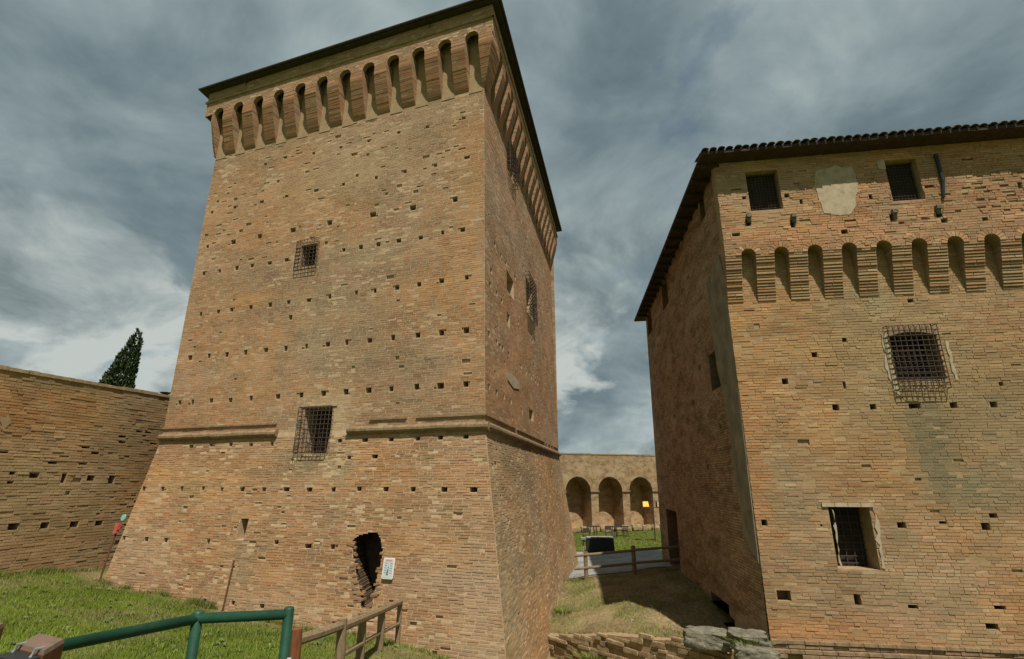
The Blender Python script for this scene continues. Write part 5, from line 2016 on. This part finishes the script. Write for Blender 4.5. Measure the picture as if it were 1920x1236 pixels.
# =================================================================== far arcade
AU = np.array([0.94, 0.34])
AU /= np.linalg.norm(AU)
AN = np.array([AU[1], -AU[0]])
AP = at(1060, 950, 47.5)
AW_ = Wall(AP[:2], AU, AN, HC)
arc = thing('arcade_wall', (8.5, 50.0, 0.0), 'long brick wall with a row of tall round arches beyond the passage', 'wall')
acs = [AW_.pix(x, 930)[0] for x in (1083, 1145, 1201)]
asp = (acs[2] - acs[0]) / 2
acs = [acs[1] + asp * k for k in range(-4, 6)]
a_top = AW_.pix(1140, 853)[1]
a_crown = AW_.pix(1145, 894)[1]
ar = asp * 0.385
a_sp = a_crown - ar
a_floor = AW_.pix(1145, 990)[1]
core = MB()
ah = arch_holes(acs, ar * 2, a_sp, a_floor, st=0.06)
core_sheet(core, AW_, -0.6, a_top, lambda z: acs[0] - 2.5, lambda z: acs[-1] + 2.5, ah)
bk = -np.array([*AN, 0])
core.quad(*(AW_.P(s, a_top) + bk * t for s, t in ((acs[0] - 2.5, 0), (acs[-1] + 2.5, 0), (acs[-1] + 2.5, 3), (acs[0] - 2.5, 3))), uv=[(0, 0), (20, 0), (20, 3), (0, 3)])
core.build('wall', 'brick_far', arc)
for c in acs:
    mb = MB()
    n = 16
    dp = 1.8
    pts = [(c + ar * math.cos(math.pi * k / n), a_sp + ar * math.sin(math.pi * k / n)) for k in range(n + 1)]
    pts = [(c + ar, a_floor)] + pts + [(c - ar, a_floor)]
    for a, b_ in zip(pts[:-1], pts[1:]):
        L = math.hypot(b_[0] - a[0], b_[1] - a[1])
        mb.quad(AW_.P(*a), AW_.P(*b_), AW_.P(*b_, -dp), AW_.P(*a, -dp), uv=[(0, 0), (L, 0), (L, dp), (0, dp)])
    mb.poly([AW_.P(s, z, -dp) for s, z in pts])
    mb.quad(AW_.P(c - ar, a_floor, 0.0), AW_.P(c + ar, a_floor, 0.0), AW_.P(c + ar, a_floor, -dp), AW_.P(c - ar, a_floor, -dp), uv=[(0, 0), (3, 0), (3, 1), (0, 1)])
    mb.build('niche', 'brick_far', arc)
for c0, c1 in zip(acs[:-1], acs[1:]):
    mb = MB()
    mb.box(AW_.P((c0 + c1) / 2, a_sp - 0.02, 0.02), AW_.u * ((c1 - c0) / 2 - ar + 0.06), AW_.n * 0.09, Z3 * 0.06)
    mb.build('impost', 'mould_brick', arc)
mb = MB()
s = acs[0] - 2.5
while s < acs[-1] + 2.4:
    L = 0.5 + random.random() * 0.4
    h_ = 0.06 + random.random() * 0.05
    mb.box(AW_.P(s + L / 2, a_top + h_ / 2, -0.3), AW_.u * (L / 2 - 0.01), AW_.n * 0.34, Z3 * (h_ / 2 + 0.01))
    s += L
mb.build('coping', 'rubble_stone', arc)
# rough kerb of pale stones before the arcade
kerb = thing('stone_kerb', (9, 48, 0.0), 'line of rough pale stones along the foot of the arcade', 'kerb')
rk = np.random.default_rng(4)
s = acs[1]
k = 0
while s < acs[-2]:
    L = rk.uniform(0.35, 0.8)
    P_ = AW_.P(s + L / 2, 0.32 + rk.random() * 0.1, 1.1 + rk.normal() * 0.1)
    vs, fs = rough_stone(P_, AW_.u * L / 2, AW_.n * 0.3, (0, 0, 0.24), 3000 + k, sub=1, amp=0.1)
    mb = MB()
    mb.v, mb.f = [tuple(v) for v in vs], fs
    mb.uv, mb.m = [None] * len(fs), [0] * len(fs)
    mb.build('stone', 'rubble_stone', kerb)
    s += L
    k += 1
mb = MB()
mb.hexa([AW_.P(acs[0], -0.3, 0.9), AW_.P(acs[-1], -0.3, 0.9), AW_.P(acs[-1], -0.3, -0.1), AW_.P(acs[0], -0.3, -0.1), AW_.P(acs[0], a_floor - 0.02, 0.9), AW_.P(acs[-1], a_floor - 0.02, 0.9), AW_.P(acs[-1], a_floor - 0.02, -0.1), AW_.P(acs[0], a_floor - 0.02, -0.1)])
mb.build('terrace', 'rubble_stone', kerb)

# =================================================================== cypress behind the curtain wall
def cypress(loc, label):
    t = thing('cypress_tree', loc, label, 'tree')
    o_ = np.array(loc)
    rg = np.random.default_rng(12)
    mb = MB()
    mb.tube([o_ + np.array([0.3, 0, 0]), o_ + np.array([0.35, 0, 6]), o_ + np.array([0.5, 0, 15])], [0.28, 0.2, 0.05], 8)
    mb.build('trunk', 'bark', t)
    pts = []
    top = 16.2
    n = 30000
    z = top * (1 - np.sqrt(rg.random(n)) * 0.92) ** 1.0
    ang = rg.uniform(0, 2 * math.pi, n)
    # upright on one side, a long sloping shoulder on the other
    z2_ = z
    tt = top - z
    lf = np.minimum(0.08 + 0.40 * tt, 2.3)
    rt = np.minimum(0.08 + 0.30 * tt, 0.42)
    ctr_, rad = 0.72 + (rt - lf) / 2, (rt + lf) / 2
    rr = rad * np.sqrt(rg.uniform(0.3, 1.0, n)) * (0.80 + 0.42 * fbm(ang * 1.9 + z * 0.3, z * 1.6, 9))
    X = o_[0] + ctr_ + rr * np.cos(ang)
    Y = o_[1] + rr * np.sin(ang) * 0.95
    Zv = o_[2] + z2_
    P = np.stack([X, Y, Zv], 1)
    outw = np.stack([np.cos(ang) * 0.5, np.sin(ang) * 0.5, np.full(n, 1.0)], 1) + rg.normal(size=(n, 3)) * 0.35
    outw /= np.linalg.norm(outw, axis=1, keepdims=True)
    sd = np.cross(outw, rg.normal(size=(n, 3)))
    sd /= np.linalg.norm(sd, axis=1, keepdims=True)
    L = rg.uniform(0.16, 0.38, n)[:, None]
    W = rg.uniform(0.04, 0.09, n)[:, None]
    V = np.stack([P - outw * L * 0.4, P + sd * W, P + outw * L * 0.6, P - sd * W], 1).reshape(-1, 3)
    F = np.arange(4 * n).reshape(n, 4)
    cols = np.array([(0.025, 0.045, 0.014), (0.04, 0.062, 0.02), (0.055, 0.075, 0.026), (0.018, 0.032, 0.012)])
    C_ = cols[rg.integers(0, 4, n)] * (0.7 + 0.6 * rg.random((n, 1)))
    fast_mesh('crown', V, F, np.repeat(C_, 4, axis=0), 'leaf', t)
    return t


cyp_p = at(221, 730, 40.0)
cypress((float(cyp_p[0]) - 0.1, 40.0, 0.1), 'dark green cypress rising behind the curtain wall')

# floodlight mast seen past the tower edge
fp = at(310, 740, 30.0)
mast = thing('light_mast', (float(fp[0]), 30.0, 0.1), 'slim grey lamp mast with flat head just above the curtain wall', 'lamp')
mb = MB()
mb.tube([(fp[0], 30.0, 0.1), (fp[0], 30.0, fp[2])], [0.09, 0.07], 8)
mb.build('pole', 'steel', mast)
mb = MB()
mb.tube([(fp[0], 30.0, fp[2] - 0.02), (fp[0], 30.0, fp[2] + 0.12)], [0.12, 0.32], 12)
mb.build('lamp_head', 'black_plastic', mast)

# =================================================================== small things on the tower
def tag_sign():
    c_s, c_z = TFL.pix(731, 1066)
    u_, up_, n_ = TFL.u, TFL.up / np.linalg.norm(TFL.up), TFL.N / np.linalg.norm(TFL.N)
    c = TFL.P(c_s, c_z, 0.0) + n_ * 0.06
    t = thing('sign_board', tuple(c), 'small white information board fixed beside the broken doorway', 'sign')
    W, H = 0.16, 0.245

    def rounded(w_, h_, r_, off):
        out = []
        for sx, sz, a0 in ((1, 1, 0), (-1, 1, 90), (-1, -1, 180), (1, -1, 270)):
            for k in range(4):
                a = R(a0 + 30 * k)
                out.append(c + u_ * (sx * (w_ - r_) + r_ * math.cos(a)) + up_ * (sz * (h_ - r_) + r_ * math.sin(a)) + n_ * off)
        return out
    mb = MB()
    mb.prism(rounded(W, H, 0.035, 0.0), n_ * 0.018)
    mb.build('panel', 'sign_rim', t)
    mb = MB()
    mb.prism(rounded(W - 0.02, H - 0.02, 0.025, 0.018), n_ * 0.004)
    fc = mb.build('face', 'sign_panel', t)
    mb = MB()
    for (x, z, w_, h_, mi) in ((0.0, 0.185, 0.09, 0.018, 1), (0, 0.02, 0.012, 0.02, 0), (0.005, -0.05, 0.02, 0.028, 0), (0.012, -0.12, 0.026, 0.036, 0)):
        mb.box(c + u_ * x + up_ * z + n_ * 0.024, u_ * w_, up_ * h_, n_ * 0.002, mi)
    for k in range(5):
        for sx in (-0.075, 0.075):
            mb.box(c + u_ * sx + up_ * (0.12 - 0.055 * k) + n_ * 0.024, u_ * 0.035, up_ * 0.006, n_ * 0.002, 2)
    mb.build('printing', ['print_dark', 'print_pink', 'steel'], fc)
    mb = MB()
    for sz in (-0.15, 0.15):
        mb.box(c + up_ * sz - n_ * 0.03, u_ * 0.05, up_ * 0.02, n_ * 0.04)
    mb.build('bracket', 'iron', t)


tag_sign()

s0_, z0_ = TFL.pix(192, 1086)
s1_, z1_ = TFL.pix(222, 997)
rod = thing('conduit_pole', tuple(TFL.P(s0_, z0_, 0.1)), 'thin rusty rod with red box and teal plate where tower meets curtain wall', 'pole')
mb = MB()
mb.tube([TFL.P(s0_, z0_ - 0.2, 0.06), TFL.P((s0_ + s1_) / 2, (z0_ + z1_) / 2, 0.08), TFL.P(s1_, z1_, 0.06)], 0.03, 6)
mb.build('rod', 'rust', rod)
c = TFL.P(*TFL.pix(226, 987), 0.09)
mb = MB()
mb.box(c, TFL.u * 0.085, TFL.n * 0.05, TFL.up * 0.10)
mb.box(c - TFL.up * 0.15, TFL.u * 0.07, TFL.n * 0.05, TFL.up * 0.05)
mb.build('junction_box', 'red_box', rod)
c = TFL.P(*TFL.pix(237, 970), 0.08)
mb = MB()
mb.prism([c + TFL.u * 0.10 * math.cos(a) + TFL.up * 0.10 * math.sin(a) for a in np.linspace(0, 2 * math.pi, 9)[:-1] + 0.39], TFL.n * 0.03)
mb.build('plate', 'teal', rod)
s0_, z0_ = TFL.pix(421, 1141)
s1_, z1_ = TFL.pix(441, 1050)
mb = MB()
mb.tube([TFL.P(s0_, z0_ - 0.1, 0.06), TFL.P((s0_ + s1_) / 2, (z0_ + z1_) / 2, 0.05), TFL.P(s1_, z1_, 0.045)], 0.022, 6)
o = mb.build('drain_rod', 'rust', None, origin=TFL.P(s0_, z0_, 0.06))
tag(o, 'thin rusty rod running down the tower foot below the narrow slot', 'pole')

# =================================================================== wooden fence before the doorway
fence = thing('wooden_fence', (-2.6, 9.5, 1.2), 'weathered wooden post and rail fence leading to the broken doorway', 'fence')
fpts = []
for px, pyt, D in ((556, 1187, 7.6), (642, 1164, 8.7), (680, 1152, 10.0), (716, 1138, 11.3)):
    fpts.append(at(px, pyt, D))
fend = at(751, 1123, 12.85)
for k, p in enumerate(fpts):
    gz = float(ground_h(np.array([p[0]]), np.array([p[1]]))[0])
    mb = MB()
    top = p + Z3 * (0.03 if k else 0.05)
    mb.tube([np.array([p[0], p[1], gz - 0.3]), np.array([p[0] + 0.01, p[1], (gz + top[2]) / 2]), top], [0.078, 0.075, 0.072], 8)
    mb.build('post', 'brown_wood' if k == 0 else 'fence_wood', fence)
seq = fpts + [fend]
for a, b_ in ((seq[0], seq[1]), (seq[1], seq[4])):
    mb = MB()
    a2, b2_ = a - Z3 * 0.09, b_ - Z3 * 0.06
    mb.tube([a2, (a2 + b2_) / 2 - Z3 * 0.01, b2_], [0.068, 0.064, 0.066], 8)
    mb.build('rail', 'fence_wood', fence)
mb = MB()
mb.tube([seq[1] - Z3 * 0.48, seq[3] - Z3 * 0.46, fend - Z3 * 0.5], [0.04, 0.038, 0.035], 7)
mb.build('rail', 'fence_wood', fence)
gz = float(ground_h(np.array([fend[0]]), np.array([fend[1]]))[0])
mb = MB()
mb.tube([np.array([fend[0] - 0.02, fend[1] - 0.02, gz - 0.2]), fend - Z3 * 0.02], [0.06, 0.055], 8)
mb.build('post', 'fence_wood', fence)

# =================================================================== green tubular railing close by
GT = HC - 0.86
rp = [at_z(112, 1211, GT), at_z(370, 1160, GT), at_z(541, 1152, GT)]
rail = thing('green_railing', (float(rp[1][0]), float(rp[1][1]), 2.4), 'green painted tubular steel railing in the foreground', 'railing')
mb = MB()
mb.tube([rp[0], rp[1]], 0.032, 14)
mb.build('rail', 'green_paint', rail, smooth=True)
mb = MB()
mb.tube([rp[1], rp[2]], 0.032, 14)
mb.build('rail', 'green_paint', rail, smooth=True)
for p in rp[1:]:
    gz = float(ground_h(np.array([p[0]]), np.array([p[1]]))[0])
    mb = MB()
    mb.tube([(p[0], p[1], gz - 0.2), (p[0], p[1], p[2] + 0.035), (p[0], p[1], p[2] + 0.045)], [0.033, 0.033, 0.027], 14)
    mb.build('post', 'green_paint', rail, smooth=True)
mb = MB()
mb.tube([rp[1] + (rp[2] - rp[1]) * 0.0 - Z3 * 0.36, rp[2] - Z3 * 0.315], 0.030, 12)
mb.build('rail', 'green_paint', rail, smooth=True)
mb = MB()
c = rp[2] - Z3 * 0.27 + np.array([0.045, -0.01, 0])
mb.tube([c - np.array([0.015, 0, 0]), c + np.array([0.012, 0, 0])], 0.018, 8)
mb.build('bolt', 'steel', rail)

# brown wooden posts with black clip-on boxes
PT = HC - 0.80


def wood_post(corners, label, boxlab):
    top = [at_z(x, y, PT) for x, y in corners]
    cen = sum(top) / 4
    gz = float(ground_h(np.array([cen[0]]), np.array([cen[1]]))[0])
    t = thing('wooden_post', (float(cen[0]), float(cen[1]), gz), label, 'post', 'brown wooden posts')
    mb = MB()
    bot = [np.array([p[0], p[1], gz - 0.3]) for p in top]
    up_ = [p - Z3 * 0.02 for p in top]
    mb.hexa(bot + up_)
    mb.build('shaft', 'brown_wood', t)
    mb = MB()
    ins = [cen + (p - cen) * 0.93 for p in top]
    mb.hexa([p - Z3 * 0.02 for p in top] + ins)
    mb.build('post_cap', 'post_top', t)
    a, b_ = top[3], top[2]                                 # edge facing the viewer
    n_ = np.cross(b_ - a, Z3)
    n_ /= np.linalg.norm(n_)
    if n_.dot(CAM - a) < 0:
        n_ = -n_
    e = (b_ - a)
    mid = (a + b_) / 2
    bx = thing('clip_box', tuple(mid - Z3 * 0.1), boxlab, 'box', 'black boxes on the posts')
    mb = MB()
    mb.box(mid + n_ * 0.05 - Z3 * 0.14, e * 0.46, n_ * 0.045, Z3 * 0.115)
    mb.build('housing', 'black_plastic', bx)
    for s_ in (0.12, 0.80):
        mb = MB()
        p = a + e * s_
        mb.tube([p - n_ * 0.02 + Z3 * 0.004, p + n_ * 0.015 + Z3 * 0.006, p + n_ * 0.03 - Z3 * 0.03], 0.008, 6)
        mb.build('clip', 'steel', bx)
    return t


wood_post([(73, 1186), (122, 1198), (83, 1221), (34, 1208)], 'brown square wooden post the green rail ends at', 'black box clipped to the post at the end of the green rail')
wood_post([(-42, 1156), (9, 1168), (-32, 1193), (-82, 1180)], 'brown wooden post cut by the left picture edge', 'grey black box on the post at the left picture edge')

# =================================================================== things in the passage and on the lawn
pf = thing('passage_fence', (5.0, 24.0, 0.1), 'low wooden two rail fence closing the far end of the passage', 'fence')
pp = []
for x_ in (1099, 1190, 1286):
    q_ = (x_ - CX) / (FPX * CP + 457 * SP) * 23.4
    pp.append(np.array([q_, 23.4, float(ground_h(np.array([q_]), np.array([23.4]))[0])]))
for p in pp:
    mb = MB()
    mb.tube([p - Z3 * 0.2, p + Z3 * 1.08], [0.09, 0.085], 8)
    mb.build('post', 'fence_wood', pf)
for h_ in (0.92, 0.42):
    for a, b_ in ((pp[0] - np.array([0.5, 0, 0]), pp[1]), (pp[1], pp[2] + np.array([0.1, 0, 0]))):
        mb = MB()
        mb.tube([a + Z3 * h_ + np.array([0, -0.06, 0]), b_ + Z3 * (h_ - 0.02) + np.array([0, -0.06, 0])], 0.055, 8)
        mb.build('rail', 'fence_wood', pf)

bx0 = at_z(1125, 1034, 0.13)
crate = thing('covered_bin', (float(bx0[0]), float(bx0[1]), 0.12), 'long black covered bin standing behind the passage fence', 'bin')
sc = bx0[1] / 1000.0
mb = MB()
w2 = 24 * sc
mb.hexa([bx0 + np.array([-w2, -0.35, -0.02]), bx0 + np.array([w2 * 1.05, -0.35, -0.02]), bx0 + np.array([w2 * 1.05, 0.35, -0.02]), bx0 + np.array([-w2, 0.35, -0.02]),
         bx0 + np.array([-w2, -0.3, 0.78]), bx0 + np.array([w2, -0.3, 0.78]), bx0 + np.array([w2, 0.3, 0.82]), bx0 + np.array([-w2, 0.3, 0.82])])
mb.build('body', 'black_plastic', crate)
mb = MB()
mb.box(bx0 + np.array([0, 0, 0.83]), (w2 * 1.02, 0, 0), (0, 0.36, 0), (0, 0, 0.03))
mb.build('lid', 'path_stone', crate)
mb = MB()
mb.box(bx0 + np.array([-w2 - 0.2, 0, 0.76]), (0.16, 0, 0), (0, 0.25, 0), (0, 0, 0.05))
mb.tube([bx0 + np.array([-w2 - 0.2, 0, 0]), bx0 + np.array([-w2 - 0.2, 0, 0.76])], 0.04, 6)
mb.build('side_shelf', 'path_stone', crate)


def table(px, py, D, wpx, label, hgt=0.95):
    c = at(px, py, D)
    c[2] = 0.1
    t = thing('bistro_table', tuple(c), label, 'table', 'tables on the lawn')
    r = wpx * D / 1000.0 / 2
    mb = MB()
    n = 14
    mb.prism([c + np.array([r * math.cos(a), r * 0.8 * math.sin(a), hgt]) for a in np.linspace(0, 2 * math.pi, n + 1)[:-1]], (0, 0, 0.05))
    mb.build('table_top', 'eave_wood', t)
    for sx in (-0.55, 0.1, 0.55):
        mb = MB()
        mb.tube([c + np.array([sx * r * 1.1, 0.2 * sx, 0]), c + np.array([sx * r * 0.8, 0, hgt])], 0.03, 6)
        mb.build('leg', 'iron', t)


def chair(px, py, D, label):
    c = at(px, py, D)
    c[2] = 0.1
    t = thing('garden_chair', tuple(c), label, 'chair', 'chairs on the lawn')
    mb = MB()
    mb.box(c + np.array([0, 0, 0.46]), (0.25, 0, 0), (0, 0.25, 0), (0, 0, 0.025))
    mb.build('seat', 'iron', t)
    mb = MB()
    mb.box(c + np.array([0, 0.25, 0.78]), (0.24, 0, 0), (0, 0.02, 0), (0, 0, 0.14))
    mb.build('backrest', 'iron', t)
    for sx in (-1, 1):
        for sy in (-1, 1):
            mb = MB()
            mb.tube([c + np.array([sx * .24, sy * .24, 0]), c + np.array([sx * .22, sy * .24, 0.46 if sy < 0 else 0.9])], 0.022, 6)
            mb.build('leg', 'iron', t)


table(1113, 1004, 41.0, 24, 'round table nearest the tower on the lawn', 0.95)
table(1152, 1004, 43.0, 14, 'small table in the middle of the lawn, next to the lamp', 0.8)
table(1174, 1004, 43.5, 14, 'small table right of the others, nearest the lamp post', 0.75)
chair(1100, 1004, 40.0, 'dark chair beside the round table, against the tower edge')
chair(1142, 1003, 42.0, 'dark chair between the round table and the small tables')
chair(1163, 1003, 44.0, 'dark chair between the two small tables on the lawn')

lp = at_z(1229, 1016, 0.1)
lpd = float(lp[1])
lamp = thing('lamp_post', (float(lp[0]), lpd, 0.1), 'slim dark lamp post with two lit amber floodlights beside the keep', 'lamp')
ztop = at(1226, 952, lpd)[2]
mb = MB()
mb.tube([lp - Z3 * 0.1, np.array([lp[0], lpd, ztop])], [0.05, 0.045], 8)
mb.build('pole', 'iron', lamp)
hw = 14 * lpd / 1000
mb = MB()
mb.tube([np.array([lp[0] - hw, lpd, ztop]), np.array([lp[0] + hw, lpd, ztop])], 0.03, 6)
mb.build('crossbar', 'iron', lamp)
m, nd, lk, b = new_mat('amber_lens', 0.4)
b.inputs['Base Color'].default_value = (0.8, 0.45, 0.08, 1)
b.inputs['Emission Color'].default_value = (1.0, 0.36, 0.02, 1)
b.inputs['Emission Strength'].default_value = 0.6
M['amber_lens'] = m
simple('dull_lens', [(0.3, (0.35, 0.28, 0.10)), (0.7, (0.5, 0.42, 0.2))], 10, 0.4, 0.5, bs=0)
for sx in (-1, 1):
    c = np.array([lp[0] + sx * hw * 0.95, lpd, ztop + 0.24])
    mb = MB()
    mb.hexa([c + np.array([x_, y_, z_]) for x_, y_, z_ in ((-.26, -.12, -.26), (.26, -.12, -.26), (.26, .28, -.26), (-.26, .28, -.26), (-.22, .02, .22), (.22, .02, .22), (.22, .28, .2), (-.22, .28, .2))])
    hd = mb.build('floodlight', 'black_plastic', lamp)
    mb = MB()
    mb.hexa([c + np.array([x_, y_, z_]) for x_, y_, z_ in ((-.22, -.12, -.16), (.22, -.12, -.16), (.22, -.05, -.16), (-.22, -.05, -.16), (-.19, -.02, .19), (.19, -.02, .19), (.19, .05, .19), (-.19, .05, .19))])
    mb.build('lens', 'amber_lens' if sx < 0 else 'dull_lens', hd)
